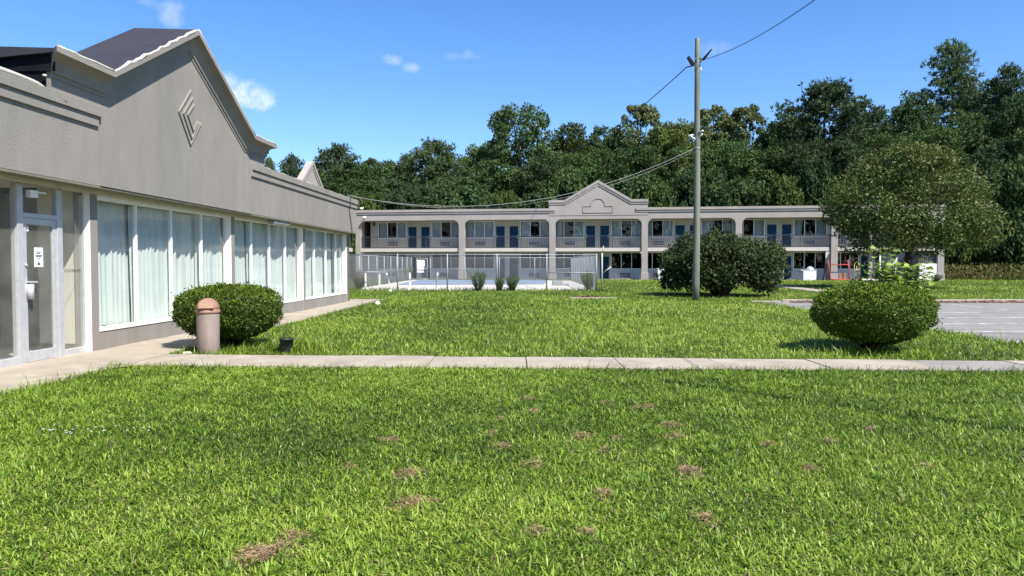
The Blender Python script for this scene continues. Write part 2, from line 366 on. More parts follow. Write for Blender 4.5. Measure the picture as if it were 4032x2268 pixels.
def lot():
    lt = MB(); lt.prism([(9.55, -30), (60, -30), (60, 28.8), (10.6, 28.8), (9.55, 28.0)], 2, -.3, .012)
    o = lt.build('parking_lot', M['asphalt'], kind='structure')
    for y in (5.75, 7.9, 10.05, 12.2, 14.32, 16.5, 18.6, 20.72, 22.8, 24.9):
        b = MB(); b.box(9.75, 14.6 + rnd(-.3, .3), y - .055, y + .055, .0125, .0165); b.build('painted_line', M['line'], o)
    for k in range(9):
        x = 16.1 + k * 2.75; b = MB(); b.prism([(x - .06, 23.9), (x + .06, 23.9), (x + .26, 27.3), (x + .14, 27.3)], 2, .0125, .0165); b.build('painted_line', M['line'], o)
    kb = empty('kerb', (10, 29, 0), kind='structure')
    x = 10.6
    while x < 58:
        b = MB(); b.box(x - 10 + .006, x + 2.4 - 10 - .006, -.19, .02, -.1, .125 + rnd(-.012, .008)); b.build('kerb_stone', M['concrete'], kb, bevel=.02); x += 2.4
    b = MB(); b.box(9.4 - 10, 10.59 - 10, -.19, .02, -.1, .07); b.build('kerb_stone', M['concrete'], kb, bevel=.02)
    # leaf litter blown against the kerb
    n = 2600; X = 10.8 + RNG.random(n) * 30; Y = 28.78 - np.abs(RNG.normal(size=n)) * .22; P = np.stack([X, Y, np.full(n, .02)], 1)
    C = np.array([.20, .10, .055]) * (.5 + RNG.random((n, 1)))
    V, F, Cc = leaf_arrays(P, np.tile([0, 0, 1.], (n, 1)) + RNG.normal(size=(n, 3)) * .4, np.c_[RNG.normal(size=(n, 2)), RNG.random(n) * .3], np.full(n, .13), np.full(n, .07), C)
    link('leaf_litter', mesh_np('leaf_litter', V, F, Cc), M['straw'], kind='stuff', label='reddish dead leaves blown along the parking lot kerb', cat='leaf litter')
lot()

def kerb_bit():
    b = MB(); b.box(-1.0, 1.0, -.09, .09, -.05, .07)
    o = b.build('edging_stone', M['concrete'], bevel=.01, label='short pale concrete edging strip lying in the middle of the lawn', cat='edging'); o.location = (3.5, 31.8, 0); o.rotation_euler = (0, 0, R(-1))
    n = 1500; P = np.c_[RNG.normal(size=n) * .45, RNG.normal(size=n) * .22, np.zeros(n)]
    P[:, 2] = .12 * np.exp(-(P[:, 0] / .5) ** 2 - (P[:, 1] / .3) ** 2) * RNG.random(n)
    P += np.array([3.35, 32.25, .0])
    V, F, C = leaf_arrays(P, randdir(n) + [0, 0, 1.], np.c_[RNG.normal(size=(n, 2)), RNG.random(n) * .6], .05 + RNG.random(n) * .07, .03 + RNG.random(n) * .02, np.array([.22, .11, .07]) * (.5 + RNG.random((n, 1))))
    link('mulch_pile', mesh_np('mulch_pile', V, F, C), M['straw'], kind='stuff', label='low heap of reddish brown mulch behind the concrete edging', cat='mulch')
kerb_bit()

# ------------------------------------------------------------------ long grey building on the left
BL = empty('restaurant_building', W0, -WA, label='long grey stucco building with tall glass front and gabled parapet', cat='building')
# local axes: x outward from the wall face, y along the wall (away from the camera), z up
OF = .30                                                # fascia face
def tilt(y): return -.006 * y
def left_building():
    S0, S1 = -7.0, 16.62
    piers = [(0, .22), (5.65, 5.86), (11.07, 11.29), (16.26, 16.62)]
    for a, b in piers:
        m = MB(); m.box(-.30, 0, a + .012, b, 0, 2.80); o = m.build('pier', M['stucco'], BL, bevel=.006)
        m = MB(); m.box(-.13, -.004, a, a + .0115, .01, 2.78); m.build('pier_reveal', M['white_paint'], BL)
    m = MB(); m.box(-.30, 0, -7.0, -4.4, 0, 2.80); m.build('pier', M['stucco'], BL)
    bays = [(.22, 5.65, [1.62, 2.96, 4.32]), (5.86, 11.07, [7.2, 8.49, 9.78]), (11.29, 16.26, [12.6, 13.94, 15.2])]
    for a, b, mu in bays:
        m = MB(); m.box(-.25, -.003, a, b, 0, .36); m.build('sill_wall', M['stucco'], BL)
        w = empty('window_front'); w.parent = BL
        m = MB(); m.box(-.20, .012, a + .002, b - .002, .361, .415); m.box(-.2, -.05, a + .002, b - .002, 2.66, 2.74); m.box(-.18, -.09, a + .002, a + .05, .415, 2.66); m.box(-.18, -.09, b - .05, b - .002, .415, 2.66)
        m.build('frame', M['white_paint'], w)
        ed = [a + .05] + mu + [b - .05]
        for c in mu:
            m = MB(); m.box(-.17, -.105, c - .024, c + .024, .416, 2.659); m.build('mullion', M['alu_white'], w)
        for i in range(len(ed) - 1):
            m = MB(); m.box(-.146, -.138, ed[i] + (.024 if i else 0), ed[i + 1] - (.024 if i < len(ed) - 2 else 0), .416, 2.659); m.build('pane', M['glass'], w)
    # entrance: frame, door leaf, transom, sidelight, panel to the left
    fr = empty('entrance_front'); fr.parent = BL
    m = MB()
    m.box(-.20, -.09, -1.60, -1.475, .03, 2.74); m.box(-.19, -.10, -.69, -.56, .03, 2.74); m.box(-.19, -.10, -.012, .011, .03, 2.70)
    m.box(-.20, -.10, -1.475, -.69, 2.24, 2.31); m.box(-.19, -.10, -.56, -.012, .03, .13); m.box(-.19, -.10, -4.4, -1.60, .03, .15); m.box(-.19, -.10, -4.4, -4.32, .15, 2.7); m.box(-.19, -.10, -4.4, .011, 2.741, 2.79); m.box(-.19, -.10, -3.05, -2.98, .15, 2.74)
    m.build('frame', M['alu'], fr, bevel=.004)
    for a, b, z0, z1 in ((-4.32, -3.05, .15, 2.74), (-2.98, -1.60, .15, 2.74), (-1.475, -.69, 2.31, 2.74), (-.56, -.012, .13, 2.74)):
        m = MB(); m.box(-.149, -.141, a, b, z0, z1); m.build('pane', M['door_glass'], fr)
    m = MB(); m.box(-.25, .03, -4.4, -.0, 0, .029); m.build('threshold', M['concrete'], fr)
    m = MB(); m.box(-.135, -.06, -1.35, -1.18, 2.55, 2.66); m.box(-.11, -.09, -1.18, -.95, 2.63, 2.65); m.build('door_closer', M['alu_white'], fr)
    dr = empty('door'); dr.parent = BL
    m = MB(); m.box(-.165, -.118, -1.470, -1.375, .04, 2.235); m.box(-.165, -.118, -.775, -.695, .04, 2.235); m.box(-.165, -.118, -1.375, -.775, 2.14, 2.235); m.box(-.165, -.118, -1.375, -.775, .04, .20)
    m.build('leaf', M['alu'], dr, bevel=.004)
    m = MB(); m.box(-.145, -.139, -1.375, -.775, .20, 2.14); m.build('pane', M['door_glass'], dr)
    m = MB(); m.tube([(-.09, -1.36, 1.0), (-.09, -1.36, 1.23)], .055, 12); m.box(-.139, -.05, -1.40, -1.24, 1.25, 1.275); m.box(-.139, -.128, -1.33, -1.24, 1.10, 1.25); m.build('handle', M['alu'], dr)
    m = MB(); m.tube([(-.118, -1.41, 1.52), (-.095, -1.41, 1.52)], .022, 10); m.build('lock', M['alu'], dr)
    m = MB(); m.box(-.1175, -.1165, -1.465, -1.44, 1.30, 1.50); m.build('lock_sticker', M['ink'], dr)
    # notice with a warning triangle, small red and white sticker
    m = MB(); m.box(-.1385, -.1365, -1.19, -.99, 1.49, 1.79); m.build('notice', M['paper'], dr, bevel=.0005)
    m = MB()
    for z, a, b in ((1.715, -1.145, -1.035), (1.69, -1.145, -1.05), (1.66, -1.165, -1.01), (1.64, -1.165, -1.02), (1.61, -1.11, -1.055)): m.box(-.1360, -.1355, a, b, z, z + .014)
    m.prism([(-1.125, 1.52), (-1.055, 1.52), (-1.09, 1.585)], 0, -.1360, -.1355)
    m.build('notice_print', M['ink'], dr)
    m = MB(); m.box(-.1385, -.137, -1.372, -1.30, 2.035, 2.125); m.build('sticker', M['paper'], dr)
    m = MB(); m.box(-.1368, -.1362, -1.37, -1.302, 2.105, 2.122); m.box(-.1368, -.1362, -1.365, -1.345, 2.05, 2.09); m.build('sticker_print', M['red'], dr)
    # lettering on the sidelight
    cu = bpy.data.curves.new('lettering', 'FONT'); cu.body = 'NO BATHING SUITS'; cu.size = .062; cu.space_character = .98
    tmp = bpy.data.objects.new('lettering', cu); COL.objects.link(tmp)
    dg = bpy.context.evaluated_depsgraph_get(); me = bpy.data.meshes.new_from_object(tmp.evaluated_get(dg)); bpy.data.objects.remove(tmp)
    xs = [v.co.x for v in me.vertices]; wd = max(xs) - min(xs); k = .435 / wd
    for v in me.vertices: x, y, z = v.co; v.co = (-.1375, -.485 + x * k, 1.40 + y * 1.15)
    me.materials.clear(); link('lettering', me, M['ink'], fr)
    # ---- fascia, grooves, gable
    FB = 2.83
    def fas(a, b, z0, z1, x0, x1, name, mt, bev=0):
        m = MB(); ta, tb = tilt(a), tilt(b)
        m.add([(x0, a, z0 + ta), (x1, a, z0 + ta), (x1, b, z0 + tb), (x0, b, z0 + tb), (x0, a, z1 + ta), (x1, a, z1 + ta), (x1, b, z1 + tb), (x0, b, z1 + tb)],
              [(0, 3, 2, 1), (4, 5, 6, 7), (0, 1, 5, 4), (1, 2, 6, 5), (2, 3, 7, 6), (3, 0, 4, 7)])
        return m.build(name, mt, BL, bevel=bev)
    for a, b in ((-7.0, -.17), (6.18, 16.62)):
        fas(a, b, FB, 4.10, 0.001, OF, 'fascia', M['stucco'], .008)
        hi = .02 if a < 0 else 0
        fas(a, b - (.02 if a < 0 else -.06), 3.945 + hi, 4.115 + hi, OF - .01, OF + .075, 'fascia_band', M['stucco'], .006)
        fas(a, b - (.06 if a < 0 else -.03), 3.785 + hi, 3.944 + hi, OF - .01, OF + .040, 'fascia_band', M['stucco'], .006)
    # bent metal roof edge, lifting at its loose end on the left part
    m = MB(); pts = [(OF + .02, y, 4.15 + tilt(y) + .02 * math.sin(y * 2.1) + (-.06 if y > -1.5 else 0)) for y in np.linspace(-7, -1.15, 22)]; pts[-1] = (OF + .05, -1.1, 4.03)
    m.tube(pts, .035, 6); m.tube([(p[0] - .05, p[1], p[2] + .03) for p in pts[:-1]], .03, 6); m.build('roof_edge', M['metal_edge'], BL)
    m = MB(); pts = [(OF - .04, y, 4.125 + tilt(y) + .012 * math.sin(y * 5.3) + rnd(-.008, .008)) for y in np.linspace(7.2, 16.66, 40)]
    m.tube(pts, .03, 6); m.build('roof_edge', M['metal_edge'], BL)
    # gable wall panel
    G = [(-1.37, 4.0), (-.17, 4.0), (-.17, FB + .01), (6.18, FB - .035), (6.18, 3.96), (7.07, 3.96), (7.07, 4.66), (5.86, 4.66), (2.9, 6.32), (-.14, 4.69), (-1.37, 4.70)]
    m = MB(); m.prism(G, 0, -.55, OF + .012); m.build('gable_wall', M['stucco'], BL)
    # cornice: cove profile swept along the gable outline
    path = [(-1.37, 4.70), (-.14, 4.69), (2.9, 6.32), (5.86, 4.66), (7.07, 4.66)]
    prof = [(0.0, -.36), (.025, -.36), (.025, -.30), (.055, -.295), (.06, -.22), (.09, -.14), (.15, -.08), (.245, -.048), (.268, -.045), (.268, .035), (.2, .04), (.0, -.02)]
    def sweep(prof, path, x0, ext0, ext1):
        nrm = []
        for i in range(len(path)):
            if i == 0: d = Vector(path[1]) - Vector(path[0]); nrm.append(Vector((-d.y, d.x)).normalized())
            elif i == len(path) - 1: d = Vector(path[-1]) - Vector(path[-2]); nrm.append(Vector((-d.y, d.x)).normalized())
            else:
                d0 = (Vector(path[i]) - Vector(path[i - 1])).normalized(); d1 = (Vector(path[i + 1]) - Vector(path[i])).normalized()
                n0 = Vector((-d0.y, d0.x)); n1 = Vector((-d1.y, d1.x)); b = (n0 + n1).normalized(); nrm.append(b / max(.3, b.dot(n0)))
        vs = []
        for i, p in enumerate(path):
            for (q, t) in prof:
                y = p[0] + nrm[i].x * t; z = p[1] + nrm[i].y * t
                if i == 0: y -= q * ext0
                if i == len(path) - 1: y += q * ext1
                vs.append((x0 + q, y, z))
        n = len(prof); fs = []
        for i in range(len(path) - 1):
            for k in range(n - 1): fs.append((i * n + k, i * n + k + 1, (i + 1) * n + k + 1, (i + 1) * n + k))
        fs.append(tuple(range(n))); fs.append(tuple((len(path) - 1) * n + k for k in range(n - 1, -1, -1)))
        return MB().add(vs, fs)
    sweep(prof, path, OF + .005, .9, .9).build('cornice', M['stucco'], BL)
    # returns of the cornice at the right end
    m = MB(); m.prism([(OF + .2, 7.07), (OF + .2, 7.27), (-.5, 7.27), (-.5, 7.07)], 2, 4.60, 4.69); m.prism([(OF + .1, 7.07), (OF + .1, 7.17), (-.5, 7.17), (-.5, 7.07)], 2, 4.45, 4.60); m.build('cornice_return', M['stucco'], BL)
    # ragged pale metal drip edge on the near slope
    def strip(p, q, n, jit, name):
        m = MB(); pts = []
        for i in range(n + 1):
            t = i / n; pts.append((OF + .252 + rnd(-.006, .006) * jit, p[0] + (q[0] - p[0]) * t, p[1] + (q[1] - p[1]) * t + .045 + rnd(-.012, .016) * jit))
        m.tube(pts, [.026 + rnd(-.006, .006) * jit for _ in pts], 8); m.build(name, M['metal_edge'], BL)
    strip((-1.55, 4.70), (-.14, 4.70), 8, .6, 'drip_edge'); strip((-.14, 4.70), (2.9, 6.33), 26, 1.3, 'drip_edge'); strip((2.9, 6.33), (5.86, 4.67), 12, .2, 'drip_edge'); strip((5.86, 4.67), (7.25, 4.67), 6, .4, 'drip_edge')
    # membrane over the top and the back of the gable
    T = [(-1.50, 4.735), (-.14, 4.735), (2.9, 6.385), (5.86, 4.715), (7.2, 4.715)]; xb, xf = -.80, OF + .20
    m = MB(); vs = []
    for p in T: vs += [(xf, p[0], p[1]), (xb, p[0], p[1] + .05), (xb, p[0], p[1] - .16), (xf, p[0], p[1] - .05)]
    fs = []
    for i in range(4):
        o = 4 * i
        for k in range(4): fs.append((o + k, o + (k + 1) % 4, o + 4 + (k + 1) % 4, o + 4 + k))
    fs += [(0, 1, 2, 3), (19, 18, 17, 16)]
    m.add(vs, fs); m.build('gable_roof', M['membrane_lit'], BL)
    m = MB(); m.box(-.78, OF - .06, -1.395, -1.371, 3.9, 4.68); m.box(-.78, OF + .1, -1.42, -1.396, 4.42, 4.70)
    m.box(-.60, OF - .09, -1.44, -1.421, 3.9, 4.28); m.build('gable_side', M['membrane'], BL)
    m = MB(); m.prism([(-1.37, 3.9), (7.07, 3.9), (7.07, 4.62), (5.86, 4.62), (2.9, 6.24), (-.14, 4.62), (-1.37, 4.62)], 0, -.76, -.56); m.build('gable_back', M['membrane'], BL)
    m = MB(); m.tube([(OF - .03, -1.45, 4.36), (OF - .03, -1.45, 4.33)], .03, 6); m.build('bolt', M['metal_edge'], BL)
    # emblem: three nested open diamonds standing proud of the wall
    tops = [((3.02, 5.17), (2.48, 4.61)), ((3.09, 5.03), (2.67, 4.61)), ((3.14, 4.90), (2.85, 4.62))]
    lows = [((2.48, 4.61), (2.95, 4.02), (3.44, 4.56)), ((2.67, 4.61), (3.01, 4.16), (3.37, 4.57)), ((2.85, 4.62), (3.08, 4.33), (3.29, 4.58))]
    def bar(m, p, q, w, d):
        p = Vector(p); q = Vector(q); n = Vector((-(q - p).y, (q - p).x)).normalized() * w * .5
        m.prism([tuple(p - n), tuple(q - n), tuple(q + n), tuple(p + n)], 0, OF + .01, OF + .01 + d)
    for (t, l), (l2, b, r_) in zip(tops, lows):
        m = MB(); bar(m, t, l, .022, .034); bar(m, l2, b, .022, .0345); bar(m, b, r_, .018, .035); m.build('emblem_strip', M['stucco'], BL)
    # soffit, trim, light fitting, cable down the fascia
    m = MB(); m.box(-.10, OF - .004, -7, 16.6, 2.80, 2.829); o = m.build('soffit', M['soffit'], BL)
    for v in o.data.vertices: v.co.z += tilt(v.co.y)
    m = MB(); m.box(-.012, .05, -7, 16.6, 2.735, 2.799); o = m.build('head_trim', M['trim_cream'], BL)
    for v in o.data.vertices: v.co.z += tilt(v.co.y)
    m = MB(); m.box(.10, .26, 7.9, 9.15, 2.64, 2.745); o = m.build('soffit_light', M['galv'], BL, bevel=.02)
    m = MB(); m.tube([(OF + .09, 15.45, 4.05), (OF + .09, 15.45, 3.75), (OF + .02, 15.5, 3.6), (OF + .02, 15.9, 2.72)], .012, 6); m.build('drop_cable', M['cable_black'], BL)
    # body behind
    m = MB(); m.box(-14, -.56, -7, 16.6, 3.86, 3.96); m.build('roof', M['membrane'], BL)
    m = MB(); m.box(-14, 0.0, 16.45, 16.615, 0, 3.98); m.build('end_wall', M['stucco'], BL)
    m = MB(); m.box(-14, -.30, -7, -6.85, 0, 3.98); m.build('near_end_wall', M['stucco'], BL)
    m = MB(); m.box(-14, -13.9, -6.85, 16.45, 0, 3.85); m.build('rear_wall', M['stucco'], BL)
    m = MB(); m.box(-13.9, -.2, -6.85, 16.44, -.05, .025); m.build('floor', M['tile'], BL)
    m = MB(); m.box(-13.9, -.08, -6.85, 16.44, 2.86, 2.92); m.build('ceiling', M['ceiling_d'], BL)
    m = MB(); m.box(-.93, -.21, .02, .14, .025, 2.85); m.box(-13.9, -2.6, .02, .14, .025, 2.85); m.build('partition_wall', M['interior'], BL)
    m = MB(); m.box(-.935, -.21, .005, .0195, .025, .17); m.build('skirting_board', M['soffit'], BL)
    m = MB(); m.box(-2.7, -2.6, -6.84, .02, .025, 2.85); m.box(-2.6, -1.2, 1.3, 1.4, .025, 2.85); m.build('lobby_wall', M['interior'], BL)
    m = MB(); m.box(-3.19, -.2, -6.84, .0, 2.835, 2.855); m.build('lobby_ceiling', M['interior'], BL)
left_building()

def curtain(a, b, label, seed):
    rg = np.random.default_rng(seed); n = int((b - a) / .018) + 9; a, b = a - .03, b + .2; y = np.linspace(a, b, n); ph = rg.random(6) * 6.28
    amp = .55 + .45 * np.sin(y * 1.9 + ph[0])
    x = -.245 + .024 * np.sin(y * 21 + 2.2 * np.sin(y * 2.3 + ph[1]) + ph[2]) * amp + .016 * np.sin(y * 47 + 3 * np.sin(y * 3.1 + ph[3])) + .012 * np.sign(np.sin(y * 9.7 + ph[4]))
    zs = [.395, .62, 1.0, 1.6, 2.2, 2.69]; V = []; x = x - .05 * (seed % 2)
    for j, z in enumerate(zs):
        k = 1.0 + .25 * (1 - j / 5) ; hem = .02 * np.sin(y * 13 + ph[5]) if j == 0 else 0
        V.append(np.c_[-.245 + (x + .245) * k - .006 * j, y + .012 * np.sin(y * 8 + j), np.full(n, z) + hem])
    V = np.concatenate(V); F = np.array([(j * n + i, j * n + i + 1, (j + 1) * n + i + 1, (j + 1) * n + i) for j in range(5) for i in range(n - 1)])
    o = link('curtain', mesh_np('curtain', V, F, smooth=True), M['curtain'], label=label, cat='curtain', group='curtains behind the tall windows')
    o.location = W0; o.rotation_euler = (0, 0, -WA)
curtain(.30, 1.57, 'white curtain behind the first tall pane beside the entrance', 1)
curtain(1.66, 2.92, 'white curtain behind the second pane from the entrance', 2)
curtain(3.0, 4.28, 'white curtain behind the third pane from the entrance', 3)
curtain(4.36, 5.6, 'white curtain behind the fourth pane, just before the first grey pier', 4)
curtain(5.92, 7.17, 'pale curtain just past the first grey pier, above the clipped bush', 5)
curtain(7.23, 8.46, 'pale curtain second past the first grey pier', 6)
curtain(8.52, 9.75, 'pale curtain third past the first grey pier', 7)
curtain(9.81, 11.02, 'pale curtain just before the second grey pier', 8)
curtain(11.34, 12.56, 'pale curtain just past the second grey pier', 9)
curtain(12.64, 13.9, 'pale curtain second past the second grey pier', 10)
curtain(13.98, 15.17, 'pale curtain second from the far corner of the building', 11)
curtain(15.24, 16.2, 'pale curtain behind the last pane at the far corner', 12)

# ------------------------------------------------------------------ motel behind the lawn
TH = R(8)
H0 = Vector((11.984, 68.04, 0)); HU = Vector((math.cos(TH), -math.sin(TH), 0)); HB = Vector((math.sin(TH), math.cos(TH), 0))
MO = empty('motel_building', H0, -TH, label='long two-storey grey motel with arched balcony bays and blue doors', cat='building')
def hw(s, d, h): p = H0 + HU * s + HB * d; return Vector((p.x, p.y, h))
# local axes: x along the front, y back into the building, z up
def motel():
    PW = .56
    PL = [-17.24, -8.56, 0.0, 8.40, 16.67]
    x_l, x_r = -27.5, 26.1
    def pier(x, w=PW, left=True, right=True):
        m = MB(); m.box(x, x + w, 0, .55, 0, 5.66)
        r = .55
        for sgn, on in ((-1, left), (1, right)):
            if not on: continue
            e = x if sgn < 0 else x + w
            poly = [(e, 5.66), (e + sgn * r, 5.66)] + [(e + sgn * (r - r * math.sin(t)), 5.66 - r * (1 - math.cos(t))) for t in np.linspace(.12, math.pi / 2, 7)]
            if sgn > 0: poly = poly[::-1]
            m.prism(poly, 1, .004, .54)
        m.build('pillar', M['stucco_motel'], MO)
        m = MB(); m.box(x - .06, x + w + .06, -.06, .6, 0, .66); m.build('pillar_base', M['stucco_motel'], MO, bevel=.015)
    for x in PL: pier(x)
    pier(-27.5, .46, False, True); pier(25.57, .52, True, False)
    for x, w in ((20.06, .3), (21.6, .26)):
        m = MB(); m.box(x, x + w, .6, .9, 0, 5.65); m.build('pillar', M['stucco_motel'], MO)
    m = MB(); m.box(x_l, x_r, 0, .5, 5.66, 6.62); m.build('fascia', M['stucco_motel'], MO)
    for a, b in ((x_l - .02, -8.02), (-.55, x_r + .02)):
        m = MB(); m.box(a, b, -.13, .012, 6.445, 6.68); m.build('fascia_band', M['stucco_motel'], MO)
        m = MB(); m.box(a, b - .02, -.075, .012, 6.27, 6.41); m.box(a, b - .02, -.01, .012, 6.41, 6.445); m.build('fascia_band', M['stucco_motel'], MO)
    c = -4.03
    G = [(c - 4.57, 6.0), (c + 4.57, 6.0), (c + 4.57, 7.41), (c + 3.12, 7.41), (c, 9.21), (c - 3.12, 7.41), (c - 4.57, 7.41)]
    m = MB(); m.prism([(p[0], p[1]) for p in G][::-1], 1, -.03, .42); m.build('gable_wall', M['stucco_motel'], MO)
    P = [Vector(p) for p in ((c - 4.6, 7.42), (c - 3.12, 7.42), (c, 9.23), (c + 3.12, 7.42), (c + 4.6, 7.42))]
    for t0, t1, y in ((-.22, .02, -.14), (-.40, -.26, -.09)):
        m = MB()
        for i in range(4):
            a, b = P[i], P[i + 1]
            na = Vector((0, 1.0)) if i in (0, 3) else None
            def off(i, t):
                if i in (0, 4): return P[i] + Vector((0, t))
                d0 = (P[i] - P[i - 1]).normalized(); d1 = (P[i + 1] - P[i]).normalized(); n0 = Vector((-d0.y, d0.x)); n1 = Vector((-d1.y, d1.x)); b_ = (n0 + n1).normalized()
                return P[i] + b_ * (t / b_.dot(n0))
            m.prism([tuple(off(i, t0)), tuple(off(i + 1, t0)), tuple(off(i + 1, t1)), tuple(off(i, t1))][::-1], 1, y, .02)
        m.build('gable_band', M['stucco_motel'], MO)
    # raised empty sign frame on the gable
    m = MB(); pts = [(c - 1.37, 6.26), (c + 1.37, 6.26), (c + 1.37, 6.86), (c + .66, 6.86)] + [(c + .66 * math.cos(t), 6.90 + .66 * math.sin(t)) for t in np.linspace(0, math.pi, 13)] + [(c - .66, 6.86), (c - 1.37, 6.86), (c - 1.37, 6.26)]
    for a, b in zip(pts[:-1], pts[1:]):
        a = Vector(a); b = Vector(b)
        if (b - a).length < 1e-4: continue
        d = (b - a).normalized(); n = Vector((-d.y, d.x)) * .035; a -= d * .02; b += d * .02
        m.prism([tuple(a - n), tuple(b - n), tuple(b + n), tuple(a + n)], 1, -.075, -.02)
    m.build('sign_frame', M['stucco_motel'], MO)
    # balcony slabs and railings per bay
    ends = [(-27.04, -17.24), (-16.68, -8.56), (-8.0, 0.0), (.56, 8.40), (8.96, 16.67), (17.23, 25.57)]
    for a, b in ends:
        m = MB(); m.box(a, b - .02, .14, 1.498, 2.64, 2.97); m.build('balcony_slab', M['slab'], MO, bevel=.01)
        r = empty('railing'); r.parent = MO
        m = MB(); m.box(a + .01, b - .03, .30, .35, 4.07, 4.12); m.box(a + .01, b - .03, .30, .34, 3.03, 3.07); m.build('rail_bar', M['rail'], r)
        m = MB(); x = a + .08
        while x < b - .05: m.box(x, x + .016, .315, .331, 3.07, 4.07); x += .145
        o = m.build('balusters', M['rail'], r, kind='stuff')
        for k in range(4):
            x = a + .05 + (b - a - .14) * k / 3; m = MB(); m.box(x, x + .045, .30, .345, 2.97, 4.07); m.build('rail_post', M['rail'], r)
    m = MB(); m.box(x_l, x_r, .5, 9.5, 6.3, 6.42); m.build('roof', M['membrane'], MO)
    m = MB(); m.box(x_l, x_r, .14, 1.495, 5.70, 5.76); m.build('balcony_ceiling', M['motel_wall'], MO)
    # walls with openings
    cs = [-21.55, -12.78, -4.09, 4.24, 12.5]
    holesU, holesL = [], []; wins, doors = [], []
    for i, cc in enumerate(cs):
        for sg in (-1, 1):
            w = (cc + sg * 2.72 - 1.45, cc + sg * 2.72 + 1.45)
            holesU.append((*w, 3.98, 5.60)); holesL.append((*w, .98, 2.56)); wins += [(w, 3.98, 5.60, 1), (w, .98, 2.56, 0)]
            d = (cc + sg * .66 - .48, cc + sg * .66 + .48); doors += [(d, 2.99, sg), (d, .06, sg)]
    # end bay
    w = (17.1, 19.5); holesU.append((*w, 3.98, 5.6)); holesL.append((*w, .98, 2.56)); wins += [(w, 3.98, 5.6, 1), (w, .98, 2.56, 0)]
    doors += [((19.6, 20.55), 2.99, 1), ((19.6, 20.55), .06, 1)]
    holesU.append((-27.2, -26.5, 2.98, 5.60)); holesU.append((22.3, 25.6, 2.98, 5.6)); holesL.append((20.9, 22.0, .05, 2.5))
    m = MB(); wall_holes(m, x_l, 25.6, 2.971, 5.70, holesU, 1.5, 1.68); m.build('upper_wall', M['motel_wall'], MO)
    m = MB(); wall_holes(m, x_l, 22.3, 0, 2.97, holesL, 1.5, 1.68); m.build('lower_wall', M['motel_wall_low'], MO)
    m = MB(); m.box(x_l, x_r, 9.3, 9.5, 0, 6.3); m.box(x_l, x_l + .15, .56, 9.3, 0, 6.3); m.box(x_r - .15, x_r, 1.7, 9.3, 0, 6.3); m.build('outer_wall', M['stucco_motel'], MO)
    m = MB(); m.box(x_l + .16, 22.2, 1.69, 9.29, 2.7, 2.95); m.box(x_l + .16, x_r - .16, 1.69, 9.29, -.1, .05); m.build('floor', M['room_shade'], MO)
    m = MB(); m.box(x_l + .16, x_r - .16, .57, 1.49, -.1, .05); m.build('gallery_floor', M['concrete_grey'], MO)
    # room dividing walls
    m = MB()
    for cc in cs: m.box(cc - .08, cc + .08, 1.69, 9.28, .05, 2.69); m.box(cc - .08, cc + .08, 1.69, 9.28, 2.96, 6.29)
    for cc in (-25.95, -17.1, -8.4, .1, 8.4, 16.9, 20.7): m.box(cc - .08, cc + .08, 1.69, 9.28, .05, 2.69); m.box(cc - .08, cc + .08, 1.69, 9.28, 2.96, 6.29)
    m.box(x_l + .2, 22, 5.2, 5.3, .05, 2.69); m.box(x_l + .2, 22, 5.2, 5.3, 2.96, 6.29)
    m.build('partition', M['room_shade'], MO)
    # prototypes for windows, doors, coolers, lamps: children share meshes
    def frame_mesh(wd, h):
        m = MB(); t = .06
        m.box(0, wd, 0, .09, 0, t); m.box(0, wd, 0, .09, h - t, h); m.box(0, t, 0, .09, t, h - t); m.box(wd - t, wd, 0, .09, t, h - t)
        for k in (1, 2): m.box(wd * k / 3 - .03, wd * k / 3 + .03, 0.01, .08, t, h - t)
        return m
    cache = {}
    rg = random.Random(5)
    def drape_mesh(a, b, h, seed):
        n = max(6, int((b - a) / .03)); xs = np.linspace(a, b, n); y = .24 + .04 * np.sin(xs * 38 + seed)
        V = np.concatenate([np.c_[xs, y, np.full(n, .02)], np.c_[xs, y, np.full(n, h - .03)]])
        F = np.array([(i, i + 1, n + i + 1, n + i) for i in range(n - 1)]); return mesh_np('drape', V, F, smooth=True)
    for wi, ((a, b), z0, z1, up) in enumerate(wins):
        wd, h = b - a, z1 - z0; w = empty('window', (a, 1.47, z0)); w.parent = MO
        k = (round(wd, 2), round(h, 2))
        if k not in cache:
            o1 = frame_mesh(wd, h).build('frame', M['alu_white'], w); pans = []
            for j in range(3):
                m = MB(); m.box(.06 + (wd - .12) * j / 3 + .03, .06 + (wd - .12) * (j + 1) / 3 - .03, .045, .053, .06, h - .06); pans.append(m.build('pane', M['dark_glass'], w))
            cache[k] = (o1.data, [p.data for p in pans])
        else:
            link('frame', cache[k][0], None, w)
            for d in cache[k][1]: link('pane', d, None, w)
        if up:
            r = wi // 2
            if 2 <= r <= 2: spans = [(.05, wd - .05)]
            else:
                l = rg.uniform(.75, 1.0); q = rg.uniform(.85, 1.1); spans = [(.05, l), (wd - q, wd - .05)]
            for (p, q) in spans: link('drape', drape_mesh(p, q, h, wi), M['drape'], w)
    dm = None
